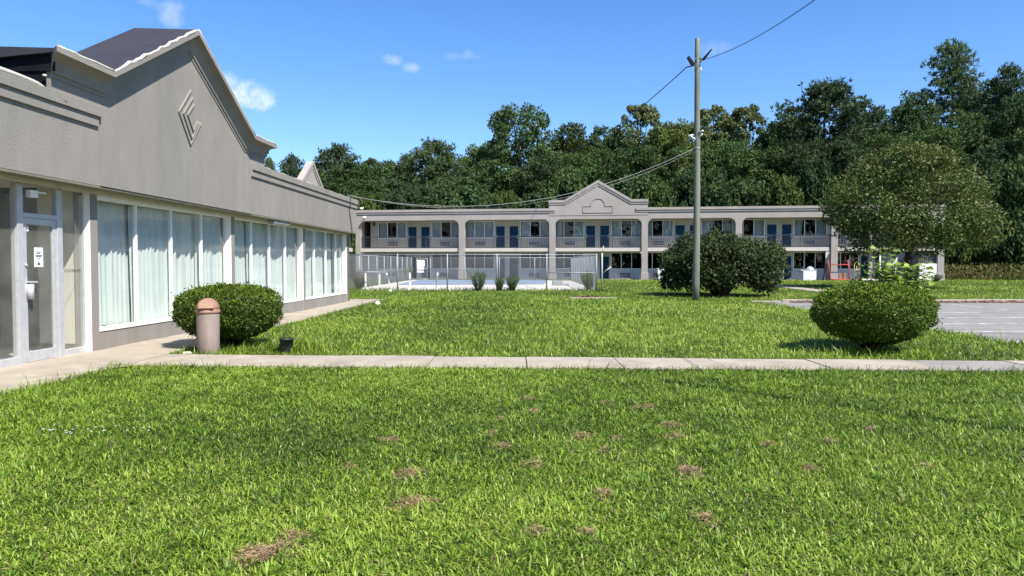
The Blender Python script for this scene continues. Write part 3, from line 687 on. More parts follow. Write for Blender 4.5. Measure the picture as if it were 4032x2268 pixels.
    for (a, b), z0, sg in doors:
        d = empty('door', (a, 1.45, z0)); d.parent = MO
        if dm is None:
            m = MB(); m.box(.06, .90, .02, .055, 0, 2.12); l = m.build('leaf', M['door_blue'], d)
            m = MB(); m.box(0, .06, 0, .06, 0, 2.18); m.box(.90, .96, 0, .06, 0, 2.18); m.box(.06, .90, 0, .06, 2.12, 2.18); f = m.build('frame', M['trim_cream'], d)
            m = MB(); m.tube([(0, 0, 0), (0, -.06, 0)], .035, 8); m.box(-.03, .03, -.012, 0, .12, .22); hd = m.build('handle', M['alu_white'], d); dm = (l.data, f.data, hd.data)
            hd.location = (.82 if sg > 0 else .14, .02, 1.02)
        else:
            link('leaf', dm[0], None, d); link('frame', dm[1], None, d); hd = link('handle', dm[2], None, d); hd.location = (.82 if sg > 0 else .14, .02, 1.02)
    ac = None
    for cc in cs + [19.6]:
        for sg in (-1, 1):
            if cc == 19.6 and sg > 0: continue
            for z in (3.20, .20):
                x = cc + sg * 2.62 - .55 if cc != 19.6 else 17.3
                u = empty('air_conditioner', (x, 1.40, z)); u.parent = MO
                if ac is None:
                    m = MB(); m.box(0, 1.1, 0, .098, 0, .46); hs = m.build('housing', M['motel_wall_low'], u, bevel=.01)
                    m = MB()
                    for r in range(3):
                        for q in range(4): m.box(.06 + q * .25, .06 + q * .25 + .22, -.006, .03, .06 + r * .13, .06 + r * .13 + .085)
                    gr = m.build('grille_shade', M['dark'], u); ac = (hs.data, gr.data)  # black boxes stand in for the shade inside the cooler openings
                else: link('housing', ac[0], None, u); link('grille_shade', ac[1], None, u)
    for x, z in ((-26.1, 5.40), (8.40 - .3, 5.36), (16.35, 5.42), (16.5, 2.42), (20.65, 2.42)):
        m = MB(); m.box(x - .09, x + .09, 1.36, 1.5, z - .14, z + .14); m.box(x - .06, x + .06, 1.28, 1.36, z - .1, z + .06); m.build('wall_lamp', M['rail'], MO)
    m = MB(); m.tube([(-26.75, 0, 5.72), (-26.6, -.2, 5.82), (-26.45, -.35, 5.95)], .03, 6); m.build('flood_lamp_arm', M['rail'], MO)
    m = MB(); m.box(-26.6, -26.3, -.5, -.3, 5.9, 6.06); m.build('flood_lamp', M['white_plastic'], MO, bevel=.02)
    m = MB(); m.tube([(-26.9, .2, 6.7), (-26.9, .2, 6.85)], .03, 6); m.box(-27.05, -26.75, .05, .2, 6.84, 6.98); m.build('roof_lamp', M['white_plastic'], MO)
    m = MB(); m.tube([(12.77, .9, 0), (12.77, .9, 2.64)], .06, 8); m.build('downpipe', M['white_plastic'], MO)
    m = MB(); m.tube([(20.92, .4, 0), (20.92, .4, 2.64)], .07, 8); m.build('downpipe', M['white_plastic'], MO)
    m = MB(); m.tube([(-1.95 - .4, 1.42, .9), (-1.95 - .4, 1.42, .3)], .035, 6); m.build('drain_pipe', M['white_plastic'], MO)
    # stair hall at the right end
    st = empty('stairs'); st.parent = MO
    m = MB(); m.box(22.05, 25.5, 3.6, 3.8, 0, 2.9); m.build('stair_wall', M['white_paint'], st)
    for k in range(14):
        x = 22.3 + k * .2; m = MB(); m.box(x, x + .26, 1.7, 2.9, .05 + k * .19, .11 + k * .19); m.build('tread', M['concrete'], st)
    m = MB(); m.prism([(22.3, 0.9), (22.3, .98), (24.9, 3.5), (24.9, 3.42)][::-1], 1, 1.60, 1.66); m.prism([(22.3, .2), (22.3, .28), (24.9, 2.8), (24.9, 2.72)][::-1], 1, 1.60, 1.66); m.build('stair_rail', M['rail'], st)
    m = MB()
    for k in range(20):
        x = 22.36 + k * .13; z = .2 + (x - 22.3) * .97; m.box(x, x + .025, 1.61, 1.64, z + .05, z + .75)
    m.build('balusters', M['rail'], st, kind='stuff')
    m = MB(); m.box(24.1, 25.6, .05, .3, 0, 1.5); m.build('low_wall', M['white_paint'], st, bevel=.02)
    m = MB(); m.box(24.05, 25.55, .35, .4, 1.5, 2.64); m.build('panel_back', M['concrete_grey'], st)
    for k in range(9):
        m = MB(); m.box(24.1 + k * .165, 24.1 + k * .165 + .07, .30, .349, 1.5, 2.64); m.build('louvre_slat', M['rail'], st)
motel()

def motel_wing():
    W = empty('motel_wing', (-15.1, 55.8, 0), 0, label='grey motel wing half hidden behind the near building, its small gable showing over the roof', cat='building')
    # local: x outward (east), y away from the camera
    y0, y1 = -16, 14.6
    m = MB(); m.box(-.45, 0, y0, y1, 5.66, 6.62); m.build('fascia', M['stucco_motel'], W)
    for a, b in ((y0, -4.5), (4.4, y1)):
        m = MB(); m.box(-.01, .12, a, b, 6.445, 6.68); m.build('fascia_band', M['stucco_motel'], W)
        m = MB(); m.box(-.01, .07, a, b, 6.27, 6.42); m.build('fascia_band', M['stucco_motel'], W)
    m = MB(); G = [(-4.57, 6.0), (4.57, 6.0), (4.57, 7.41), (3.12, 7.41), (0, 9.23), (-3.12, 7.41), (-4.57, 7.41)]
    m.prism(G, 0, -.36, .02); m.build('gable_wall', M['stucco_motel'], W)
    for t, x, q in ((0, .12, .24), (.34, .07, .14)):
        for s in (-1, 1):
            m = MB(); a = Vector((s * 3.12, 7.42 - t * 1.16)); b = Vector((0, 9.25 - t * 1.16)); dn = Vector((0, -q * 1.16))
            poly = [tuple(a), tuple(b), tuple(b + dn), tuple(a + dn)]
            m.prism(poly if s > 0 else poly[::-1], 0, .0, x); m.build('gable_band', M['stucco_motel'], W)
    for y in (-15.8, -7.2, 1.4, 10.2):
        m = MB(); m.box(-.5, 0, y, y + .55, 0, 5.66)
        for sg in (-1, 1):
            e = y if sg < 0 else y + .55; r = .55
            poly = [(e, 5.66), (e + sg * r, 5.66)] + [(e + sg * (r - r * math.sin(t)), 5.66 - r * (1 - math.cos(t))) for t in np.linspace(.12, math.pi / 2, 7)]
            m.prism(poly, 0, -.49, -.004)
        m.build('pillar', M['stucco_motel'], W)
    m = MB(); m.box(-1.5, -.14, y0, y1, 2.64, 2.97); m.build('balcony_slab', M['slab'], W)
    m = MB(); m.box(-1.7, -1.51, y0, y1, 0, 6.3); m.build('wall', M['motel_wall'], W)
    m = MB(); m.box(-10, -.46, y0, y1, 6.3, 6.42); m.build('roof', M['membrane'], W)
    m = MB(); m.box(-10, -1.71, y0, y0 + .2, 0, 6.29); m.build('end_wall', M['stucco_motel'], W)
    m = MB(); m.box(-.36, -.31, y0, y1, 4.07, 4.12); y = y0
    while y < y1: m.box(-.345, -.325, y, y + .02, 2.97, 4.07); y += .125
    m.build('railing', M['rail'], W, kind='stuff')
motel_wing()

# ------------------------------------------------------------------ pool, deck, chain link fences
def pool():
    m = MB(); m.prism([(-9.2, 41.1), (4.75, 41.1), (5.15, 64.2), (-9.2, 66.6)], 2, -.2, .03); m.build('pool_deck', M['deck'], kind='structure')
    m = MB(); m.prism([(-7.9, 51.4), (2.3, 52.6), (3.0, 62.0), (-7.9, 62.8)], 2, .034, .12)
    m.build('pool_cover', M['pool_cover'], bevel=.03, label='blue grey cover stretched over the fenced pool', cat='pool cover')
    m = MB(); m.box(-.35, .35, -.3, .3, 0, .32); m.box(.2, .75, -.35, -.1, .0, .12)
    o = m.build('skimmer_box', M['galv'], bevel=.03, label='grey metal box on the pool deck near the pool edge', cat='box'); o.location = (3.1, 50.2, .03)
pool()

FENCES = 0
def chain_fence(P0, P1, h, label, spacing=2.9, rails=(), sp=.11, z=0.02, bits=(), group='chain link fences round the pool'):
    P0 = Vector((*P0, 0)); P1 = Vector((*P1, 0)); L = (P1 - P0).length; ang = math.atan2((P1 - P0).y, (P1 - P0).x)
    f = empty('chain_link_fence', (P0.x, P0.y, z), ang, label=label, cat='fence', group=group)
    n = max(1, round(L / spacing)); pm = None
    for i in range(n + 1):
        if pm is None:
            m = MB(); m.tube([(0, 0, -.05), (0, 0, h + .05)], .036, 8); o = m.build('fence_post', M['galv'], f); pm = o.data
        else: o = link('fence_post', pm, None, f)
        o.location = (L * i / n, 0, 0)
    m = MB(); m.tube([(0, 0, h), (L, 0, h)], .026, 6); m.build('top_rail', M['galv'], f)
    for (a, b, zz) in rails:
        m = MB(); m.tube([(a * L, 0, zz), (b * L, 0, zz)], .024, 6); m.build('mid_rail', M['galv'], f)
    # woven wire: two families of slanted wires
    segs = []; H = h - .02; hm = h + .03; z0 = .03
    step = sp * math.sqrt(2)
    for sg in (-1, 1):
        x = -hm
        while x < L + hm:
            a, b = (x, z0), (x + (hm - z0), hm)
            if sg < 0: a, b = (x + (hm - z0), z0), (x, hm)
            # clip to 0..L
            (x0, q0), (x1, q1) = a, b
            if max(x0, x1) > 0 and min(x0, x1) < L:
                def clip(xa, za, xb, zb):
                    if xa < 0: t = -xa / (xb - xa); xa, za = 0, za + (zb - za) * t
                    if xa > L: t = (L - xa) / (xb - xa); xa, za = L, za + (zb - za) * t
                    return xa, za
                p = clip(x0, q0, x1, q1); q = clip(x1, q1, x0, q0); segs.append((*p, *q, sg))
            x += step
    S = np.array(segs); r = .0048; k = len(S)
    V = np.zeros((k, 6, 3)); off = [(0, 1), (-.87, -.5), (.87, -.5)]
    for e in (0, 1):
        for j, (oy, oz) in enumerate(off):
            V[:, e * 3 + j, 0] = S[:, 2 * e]; V[:, e * 3 + j, 1] = oy * r + S[:, 4] * .004; V[:, e * 3 + j, 2] = S[:, 2 * e + 1] + oz * r * 1.4
    base = np.array([[0, 1, 4, 3], [1, 2, 5, 4], [2, 0, 3, 5]])
    F = (np.arange(k)[:, None, None] * 6 + base[None]).reshape(-1, 4)
    link('wire_mesh', mesh_np('wire_mesh', V.reshape(-1, 3), F), M['galv'], f, kind='stuff')
    return f
chain_fence((-9.1, 40.8), (4.68, 40.75), 2.0, 'near side of the chain link pool fence, facing the lawn', 2.8, ((0, .16, 1.02), (.8, 1.0, 1.0)))
chain_fence((4.68, 40.9), (5.15, 64.0), 2.0, 'right side of the chain link pool fence, seen at a slant', 2.9)
chain_fence((5.1, 64.05), (-7.35, 66.15), 2.0, 'far side of the chain link pool fence, before the motel doors', 3.0, ((0, .12, 1.05), (.7, 1, 1.05)))
chain_fence((-9.05, 66.3), (-9.1, 41.0), 2.0, 'left side of the chain link pool fence by the near building corner', 2.8, ((0, 1, .98),))
def gate():
    g = empty('pool_gate', (-8.6, 66.35, .02), R(-9), label='narrow chain link gate with white signs at the back of the pool', cat='gate')
    m = MB()
    for p, q in (((0, 0, .05), (0, 0, 1.98)), ((1.0, 0, .05), (1.0, 0, 1.98)), ((0, 0, 1.95), (1, 0, 1.95)), ((0, 0, .08), (1, 0, .08)), ((0, 0, 1.05), (1, 0, 1.05))): m.tube([p, q], .03, 6)
    m.build('frame', M['galv'], g)
    m = MB(); m.box(.06, .76, -.06, -.035, 1.25, 1.8); m.build('sign', M['white_plastic'], g)
    m = MB(); m.box(.06, .70, -.06, -.035, .95, 1.22); m.build('sign', M['white_plastic'], g)
    m = MB(); m.box(.06, .66, -.06, -.035, .68, .86); m.build('sign', M['white_plastic'], g)
    m = MB()
    for i in range(24):
        x = i * .085 - 1
        for sg in (-1, 1):
            a, b = (max(0, min(1, x)), max(0, min(1, x + 1.0)))
            if b - a < .05: continue
            z0 = .1 + (a - x); z1 = .1 + (b - x)
            m.tube([(a, 0, z0), (b, 0, z1)] if sg > 0 else [(1 - a, 0, z0), (1 - b, 0, z1)], .004, 3, False)
            m.tube([(a, 0, z0 + .9), (b, 0, z1 + .85)] if sg > 0 else [(1 - a, 0, z0 + .9), (1 - b, 0, z1 + .85)], .004, 3, False)
    m.build('wire_mesh', M['galv'], g, kind='stuff')
gate()
def pool_bits():
    for i, (x, y, dx, h, lb) in enumerate(((-8.3, 41.7, .0, .95, 'white wooden stake closest to the building corner by the pool fence'), (-7.45, 41.35, .0, .92, 'upright white stake second from the building corner'), (-6.85, 41.5, -.22, .98, 'white stake leaning to the left inside the pool fence'),
                                         (-5.75, 41.6, -.03, .98, 'white stake standing left of a dark fence post'), (-4.35, 41.5, .16, 1.0, 'white stake leaning to the right by the pool deck'))):
        m = MB(); m.add([(-.05, -.02, 0), (.05, -.02, 0), (.05, .02, 0), (-.05, .02, 0), (-.045 + dx, -.02, h), (.045 + dx, -.02, h), (.045 + dx, .02, h), (-.045 + dx, .02, h), (dx * 1.05, -.02, h + .05), (dx * 1.05, .02, h + .05)],
                        [(0, 3, 2, 1), (0, 1, 5, 8, 4), (2, 3, 7, 9, 6), (1, 2, 6, 5), (3, 0, 4, 7), (4, 8, 9, 7), (8, 5, 6, 9)])
        o = m.build('stake', M['white_paint'], label=lb, cat='stake', group='white stakes by the pool fence'); o.location = (x, y, 0)
    m = MB(); m.tube([(0, 0, 0), (0, 0, 1.5)], .03, 8); m.tube([(0, 0, 2.1), (.08, 0, 2.5)], .02, 6); m.tube([(.05, 0, 1.0), (.5, -.05, 1.35)], .03, 6); m.tube([(0.0, 0, 0), (0, 0, 2.1)], .038, 8)
    o = m.build('gate_post', M['trim_cream'], label='cream post with a bent bar at the right corner of the pool fence', cat='post'); o.location = (4.98, 40.7, 0)
pool_bits()

# ------------------------------------------------------------------ poles and wires
def catenary(a, b, sag, n=40):
    a = Vector(a); b = Vector(b); return [a.lerp(b, i / n) - Vector((0, 0, sag * 4 * (i / n) * (1 - i / n))) for i in range(n + 1)]
def pole_mesh(h, r0, r1):
    m = MB(); pts = []; rr = []
    for i in range(15):
        t = i / 14; pts.append((.02 * math.sin(t * 5), .015 * math.cos(t * 4), h * t - .1 * (i == 0))); rr.append(r0 + (r1 - r0) * t)
    pts.append((pts[-1][0], pts[-1][1], h + .03)); rr.append(r1 * .8)
    return m.tube(pts, rr, 14)
def poles():
    U = empty('utility_pole', (7.48, 29.92, 0), 0, label='tall weathered wooden utility pole standing in the lawn before the big bush', cat='utility pole')
    pole_mesh(10.55, .15, .098).build('shaft', M['pole'], U)
    for s, z, tiltv in ((1, 9.72, .33), (-1, 9.48, .30)):
        l = empty('flood_lamp', (0, 0, z)); l.parent = U
        m = MB(); m.tube([(s * .09, -.05, 0), (s * .22, -.12, 0)], .03, 6); m.box(s * .09 - .03, s * .09 + .03, -.1, -.04, -.12, .08); m.build('arm', M['rail'], l)
        m = MB(); a = Vector((s * .2, -.12, 0)); b = Vector((s * .46, -.25, tiltv)) ; d = (b - a).normalized(); n = Vector((-d.z * s, 0, d.x * s)) * .055; w = Vector((0, .13, 0))
        vs = [a - n - w, a + n - w, a + n + w, a - n + w, b - n * .5 - w, b + n * .5 - w, b + n * .5 + w, b - n * .5 + w]
        m.add(vs, [(0, 1, 2, 3), (7, 6, 5, 4), (0, 4, 5, 1), (1, 5, 6, 2), (2, 6, 7, 3), (3, 7, 4, 0)]); m.build('lamp_head', M['dark'], l)
    for nm, base, tip in (('security_camera', (.06, -.14, 6.80), (.28, -.30, 6.90)), ('security_camera', (-.16, -.05, 6.72), (-.52, -.20, 6.62))):
        c = empty(nm); c.parent = U
        m = MB(); m.tube([base, Vector(base).lerp(Vector(tip), .62)], .038, 10); b = Vector(base); t = Vector(tip); m.build('body', M['alu'], c)
        m = MB(); q = b - (t - b).normalized() * .012; m.tube([q, b], .04, 10); m.build('lens', M['dark'], c)
        m = MB(); m.tube([(base[0] * .6, -.08, base[2] - .22), (base[0] + .04, base[1] - .02, base[2] - .14), ((base[0] + tip[0]) / 2, (base[1] + tip[1]) / 2, base[2] - .05)], .022, 6); m.build('bracket', M['white_plastic'], c)
    m = MB(); m.lathe([(.122, 6.17), (.133, 6.175), (.133, 6.215), (.122, 6.22)], 14); m.lathe([(.122, 6.0), (.131, 6.005), (.131, 6.03), (.122, 6.035)], 14); m.build('strap', M['galv'], U)
    m = MB(); m.lathe([(.104, 9.62), (.112, 9.625), (.112, 9.66), (.104, 9.665)], 14); m.tube([(-.13, -.06, 9.75), (-.07, -.06, 9.75)], .03, 6); m.build('wire_clamp', M['galv'], U)
    m = MB(); m.tube([(.115, -.05, 9.5), (.12, -.05, 9.2)], .02, 6); m.build('conduit', M['white_plastic'], U)
    # unseen post inferred from its lawn shadow, then the line's next pole
    V = empty('lamp_post', (7.0, 4.25, 0), 0, label='slim lamp post outside the right edge of the picture, its shadow on the lawn', cat='lamp post')
    m = MB(); m.tube([(0, 0, -.1), (0, 0, 9.0)], [.05, .042], 10); m.build('shaft', M['galv'], V)
    m = MB(); m.lathe([(.045, 8.85), (.10, 8.9), (.10, 9.1), (.03, 9.2)], 10); m.build('lamp_head', M['rail'], V)
    X = empty('utility_pole', (5.8, -14, 0), 0, label='wooden utility pole behind the camera that carries the far end of the overhead cable', cat='utility pole')
    pole_mesh(10.2, .16, .10).build('shaft', M['pole'], X)
    def wire(name, pts, r, m_, label):
        m = MB(); m.tube(pts, r, 6); o = m.build(name, m_, label=label, cat='cable', group='overhead cables'); return o
    wire('overhead_cable', catenary((7.6, 29.8, 9.68), (5.8, -13.9, 9.6), 2.4), .011, M['cable_black'], 'black cable sweeping up to the right from the pole top')
    A = Vector((7.38, 29.95, 9.52)); k = [A + Vector((-.28, .3, 0))] + [A + Vector((-.28, .3, 0)) + (Vector((4.2, 84, 14.2)) - A) * t - Vector((0, 0, 1.3 * 4 * t * (1 - t))) for t in np.linspace(.01, 1, 30)]
    wire('overhead_cable', [A] + k, .022, M['cable_black'], 'black cable running down from the pole top towards the wood behind the motel')
    e = W0 + WN * (OF) + WU * 15.3; e = Vector((e.x, e.y, 4.10))
    wire('service_cable', catenary((7.36, 29.9, 6.18), e, 1.18), .011, M['cable'], 'thicker pale service cable sagging from the pole to the near building')
    wire('service_cable', catenary((7.36, 29.98, 6.08), e + Vector((0, .05, .02)), 1.24), .008, M['cable'], 'thinner pale cable hanging just under the service cable')
poles()

# ------------------------------------------------------------------ small things near the sidewalk
def trash():
    t = empty('trash_can', (-5.16, 12.46, .0), R(14), label='faded terracotta dome-top trash can beside the clipped bush', cat='trash can')
    t.scale = (.9, .9, .96)
    m = MB(); m.lathe([(.185, 0), (.19, .02), (.195, .05), (.2, .06), (.203, .40), (.206, .72), (.204, .735)], 40); m.build('body', M['bin_body'], t)
    m = MB(); m.lathe([(.19, .725), (.218, .735), (.222, .75), (.222, .775), (.212, .785), (.212, .80), (.205, .81)], 40); m.build('rim', M['terracotta'], t)
    b = MB(); prof = [(.208 * math.cos(q), .81 + .19 * math.sin(q)) for q in np.linspace(0, math.pi / 2 - .05, 12)] + [(.002, 1.0)]
    b.lathe(prof, 40); b.build('dome', M['terracotta'], t)
    # hooded opening with a flap facing the camera
    def flap(mb, w, zt, d0, yoff):
        pts = [(-w, .83)] + [(-w * math.cos(q), .85 + (zt - .85) * math.sin(q) ** .8) for q in np.linspace(0, math.pi, 13)] + [(w, .83)]
        mb.prism(pts[::-1], 1, -d0, -d0 + yoff)
    m = MB(); flap(m, .135, .985, .232, .16); o = m.build('hood', M['terracotta'], t)
    for v in o.data.vertices: v.co.y += max(0, (v.co.z - .83)) * .62
    m = MB(); flap(m, .108, .962, .237, .014); o = m.build('flap', M['terracotta_flap'], t)
    for v in o.data.vertices: v.co.y += max(0, (v.co.z - .83)) * .62
    o = MB(); o.lathe([(.09, -.02), (.10, .02), (.075, .055), (.03, .065)], 9); r = o.build('rock', M['rock'], label='small pale rock at the left foot of the trash can', cat='rock'); r.location = (-5.45, 12.3, 0); r.scale = (1, .7, 1)
trash()
def pot():
    p = empty('plant_pot', (-3.87, 12.58, 0), R(10), label='black plastic nursery pot with small weeds in the grass', cat='plant pot')
    m = MB(); m.lathe([(.088, 0), (.092, .01), (.118, .235), (.13, .237), (.132, .262), (.122, .264), (.116, .23), (.02, .225)], 24); m.build('body', M['pot'], p)
    n = 90; P = np.c_[RNG.normal(size=n) * .05, RNG.normal(size=n) * .05, .22 + RNG.random(n) * .22]
    V, F, C = leaf_arrays(P, randdir(n) + [0, 0, 1], np.c_[RNG.normal(size=(n, 2)) * .8, .6 + RNG.random(n)], .05 + .05 * RNG.random(n), .012 + .012 * RNG.random(n), np.array([.11, .17, .045]) * (.6 + .8 * RNG.random((n, 1))))
    link('weeds', mesh_np('weeds', V, F, C), M['leaf'], p)
    m = MB(); m.tube([(-.10, .02, .2), (-.12, .03, .45), (-.115, .03, .56)], .004, 5); m.build('stem', M['bark'], p)
    n = 30; P = np.c_[-.117 + RNG.normal(size=n) * .008, .03 + RNG.normal(size=n) * .008, .50 + RNG.random(n) * .14]
    V, F, C = leaf_arrays(P, randdir(n), randdir(n) + [0, 0, 1.2], np.full(n, .02), np.full(n, .012), np.array([.30, .12, .16]) * (.6 + .8 * RNG.random((n, 1))))
    link('flower_spike', mesh_np('flower_spike', V, F, C), M['leaf'], p)
pot()
o = MB().lathe([(.07, 0), (.10, .04), (.085, .11), (.03, .14)], 7).build('litter_cup', M['white_plastic'], label='crumpled white cup lying where the walkway meets the lawn', cat='litter'); o.location = (-5.0, 27.2, .02); o.rotation_euler = (.9, .3, .4)
o = MB().lathe([(.06, 0), (.09, .03), (.07, .08), (.02, .1)], 6).build('litter_scrap', M['paper'], label='tiny white paper scrap in the grass before the pool fence', cat='litter'); o.location = (-6.4, 38.6, .05)

# ------------------------------------------------------------------ things standing by the motel
def motel_things():
    b = empty('white_cabinet', hw(14.75, -.15, 0), -TH, label='white cabinet with a bag on top, standing outside the ground floor windows', cat='cabinet')
    m = MB(); m.box(-.55, .55, -.35, .35, 0, .88); m.build('body', M['white_plastic'], b, bevel=.02)
    m = MB(); m.box(-.72, .58, -.38, .38, .88, .93); m.build('top', M['white_plastic'], b, bevel=.01)
    m = MB()
    for i in range(2):
        for j in range(3): m.box(-.38 + j * .3, -.12 + j * .3, -.358, -.352, .1 + i * .38, .4 + i * .38)
    m.build('door_panel', M['paper'], b)
    n = 8; V = []; 
    o = MB().lathe([(.30, 0), (.34, .08), (.26, .2), (.12, .3), (.02, .32)], 9).build('rubbish_bag', mat('grey_plastic_bag', (.42, .43, .43), .4, .2, 6, .4, 12), label='crumpled grey plastic bag on the white cabinet', cat='bag'); p = hw(14.85, -.15, .93); o.location = p; o.scale = (1.1, .8, 1)
    s = empty('scaffold_frame', hw(17.3, -.35, 0), -TH, label='red steel scaffold frame standing at the motel pillar', cat='scaffold')
    m = MB(); m.tube([(-.75, 0, .12), (-.97, 0, 1.8)], .035, 6); m.tube([(.82, 0, .12), (.70, 0, 1.85)], .035, 6); m.build('upright', M['scaffold'], s)
    m = MB(); m.tube([(-.92, 0, 1.42), (.74, 0, 1.42)], .035, 6); m.tube([(-.8, 0, .10), (.86, 0, .10)], .04, 6); m.build('cross_bar', M['scaffold'], s)
    m = MB(); m.box(-.8, .86, -.02, .9, .04, .09); m.build('deck', M['scaffold'], s)
    m = MB(); m.box(-.3, .3, -.25, .25, 0, .62); o = m.build('cardboard_box', M['cardboard'], bevel=.01, label='brown cardboard box inside the red scaffold frame', cat='box'); o.location = hw(17.65, .2, .05); o.rotation_euler = (0, 0, -TH)
    c = empty('step_stool', hw(16.75, .35, 0), -TH, label='grey folding step stool leaning behind the scaffold frame', cat='stool')
    m = MB()
    for x in (-.2, .2): m.tube([(x, -.25, 0), (x * .8, .1, 1.25)], .02, 6); m.tube([(x, .3, 0), (x * .8, .1, 1.2)], .02, 6)
    m.build('legs', M['galv'], c)
    m = MB(); m.box(-.22, .22, -.16, .1, .68, .72); m.box(-.2, .2, -.02, .14, 1.2, 1.24); m.build('step', M['galv'], c)
    h = empty('hand_truck', hw(18.75, -.3, 0), -TH, label='pale yellow hand truck beside the scaffold frame', cat='hand truck')
    m = MB(); pts = [(-.16, 0, .12), (-.2, 0, 1.4)] + [(-.2 + .2 * (1 - math.cos(q)), 0, 1.42 + .2 * math.sin(q)) for q in np.linspace(0.2, math.pi - .2, 8)] + [(.2, 0, 1.4), (.22, 0, .12)]
    m.tube(pts, .032, 6); m.tube([(-.2, 0, .5), (.2, 0, .5)], .02, 6); m.tube([(-.2, 0, .95), (.2, 0, .95)], .02, 6); m.tube([(0, 0, .5), (0, 0, 1.3)], .02, 6); m.build('frame', M['yellow'], h)
    m = MB(); m.box(-.24, .24, -.3, 0, .06, .09); m.build('toe_plate', M['yellow'], h)
    wm = None
    for x in (-.27, .29):
        if wm is None: m = MB(); m.tube([(-.035, 0, 0), (.035, 0, 0)], .12, 14); o = m.build('wheel', M['dark'], h); wm = o.data
        else: o = link('wheel', wm, None, h)
        o.location = (x, .08, .12)
    l = MB(); l.tube([(0, 0, 0), (.22, .1, 1.45)], .05, 6); l.tube([(.3, 0, 0), (.25, .1, 1.4)], .05, 6); l.box(.08, .36, .02, .14, .75, 1.5)
    o = l.build('golf_bag_stand', M['dark'], label='black folded equipment stand propped against the motel pillar', cat='stand'); o.location = hw(16.05, .1, 0); o.rotation_euler = (0, 0, -TH)
    m = MB(); m.box(-.85, .85, -.4, .4, 0, 1.02); m.box(-.9, .9, -.43, .43, 1.02, 1.07)
    o = m.build('white_chest', M['white_plastic'], bevel=.03, label='white chest by the motel wall, partly hidden by the big bush', cat='chest'); o.location = hw(2.3, -.1, 0); o.rotation_euler = (0, 0, -TH)
    m = MB(); m.box(-.9, .9, -.12, .12, 0, .07); o = m.build('plank', mat('raw_plank', (.42, .30, .18), .9, .15, 5), label='pale wooden plank lying under the motel air conditioner', cat='plank'); o.location = hw(-1.9, .8, .02); o.rotation_euler = (0, 0, -TH + .03)
    m = MB(); m.box(-1.4, 1.4, -.25, .25, 0, .16); o = m.build('stone_step', M['rock'], bevel=.03, label='low pale stone step by the hand truck at the motel', cat='step'); o.location = hw(20.4, -.1, 0); o.rotation_euler = (0, 0, -TH)
motel_things()

# ------------------------------------------------------------------ bushes and plants
def ball_bush(name, loc, rx, ry, h, label, seed, cols):
    """clipped ball: wide flat top, sides drawn in towards the foot, bare stems below"""
    rg = np.random.default_rng(seed); b = empty(name, loc, rnd(0, 3), label=label, cat='bush')
    n = 34000
    d = unit(rg.normal(size=(n, 3))); rad = 1 - np.abs(rg.normal(size=n)) * .13; rad = np.where(rg.random(n) < .18, rg.random(n), rad)
    bump = 1 + .05 * np.sin(d[:, 0] * 7 + seed) * np.cos(d[:, 1] * 6) + .035 * np.sin(d[:, 2] * 11 + d[:, 0] * 9)
    # superellipsoid profile
    q = 3.0; k = (np.abs(d[:, 0]) ** q + np.abs(d[:, 1]) ** q) ** (1 / q); k2 = (k ** q + np.abs(d[:, 2]) ** q) ** (-1 / q)
    p = d * (k2 * rad * bump)[:, None]
    z = p[:, 2]; taper = np.where(z < 0, 1 - .50 * (-z) ** 2.0, 1.0)
    P = np.c_[p[:, 0] * rx * taper, p[:, 1] * ry * taper, h * .56 + z * np.where(z > 0, h * .44, h * .44)]
    keep = P[:, 2] > h * (.13 + .20 * np.hypot(P[:, 0] / rx, P[:, 1] / ry) ** 2 + .05 * np.sin(P[:, 0] * 9 + seed)); P = P[keep]; d = d[keep]; n = len(P)
    strag = rg.random(n) < .05; P[strag] += d[strag] * .11 * rg.random((strag.sum(), 1))
    D = unit(d * .8 + rg.normal(size=(n, 3)) * .75 + [0, 0, .45]); Nn = d + rg.normal(size=(n, 3)) * .6 + [0, 0, .3]
    c = np.array(cols)[rg.integers(0, len(cols), n)] * (.7 + .6 * rg.random((n, 1)))
    new = (P[:, 2] > h * .75) & (rg.random(n) < .5); c[new] = c[new] * [1.7, 1.5, 1.0]  # sunlit top put into the colour: upper leaves paler and yellower
    V, F, C = leaf_arrays(P, Nn, D, .034 + .024 * rg.random(n), .020 + .014 * rg.random(n), c)
    link('foliage', mesh_np('foliage', V, F, C), M['leaf'], b)
    m = MB()
    for i in range(44):
        t = rg.random() * 6.28; r = .35 + .5 * rg.random(); e = Vector((math.cos(t) * rx * r, math.sin(t) * ry * r, h * (.35 + .4 * rg.random()))); s = Vector((math.cos(t) * .1, math.sin(t) * .1, 0))
        mid = s.lerp(e, .5) + Vector((0, 0, .08)); m.tube([s, mid, e], [.019, .014, .006], 5)
    m.build('stems', M['bark_dark'], b)
    return b
GR = [(.085, .135, .018), (.07, .115, .016), (.105, .155, .02), (.06, .095, .016)]
ball_bush('clipped_bush', (-5.2, 13.55, 0), .92, .88, 1.13, 'round clipped green bush behind the terracotta trash can', 3, GR)
ball_bush('clipped_bush', (6.30, 12.8, 0), .94, .9, 1.17, 'round clipped green bush at the right, in front of the parking lot', 4, [(.085, .14, .018), (.07, .12, .016), (.105, .16, .02)])

def branch_tree(P, m, root, tops, r0, r1, n=6):
    for t in tops:
        root_ = Vector(root); t = Vector(t); mid = root_.lerp(t, .45) + Vector((rnd(-.1, .1), rnd(-.1, .1), .12)) * (t - root_).length * .5
        m.tube([root_, mid, t], [r0, (r0 + r1) / 2, r1], n)

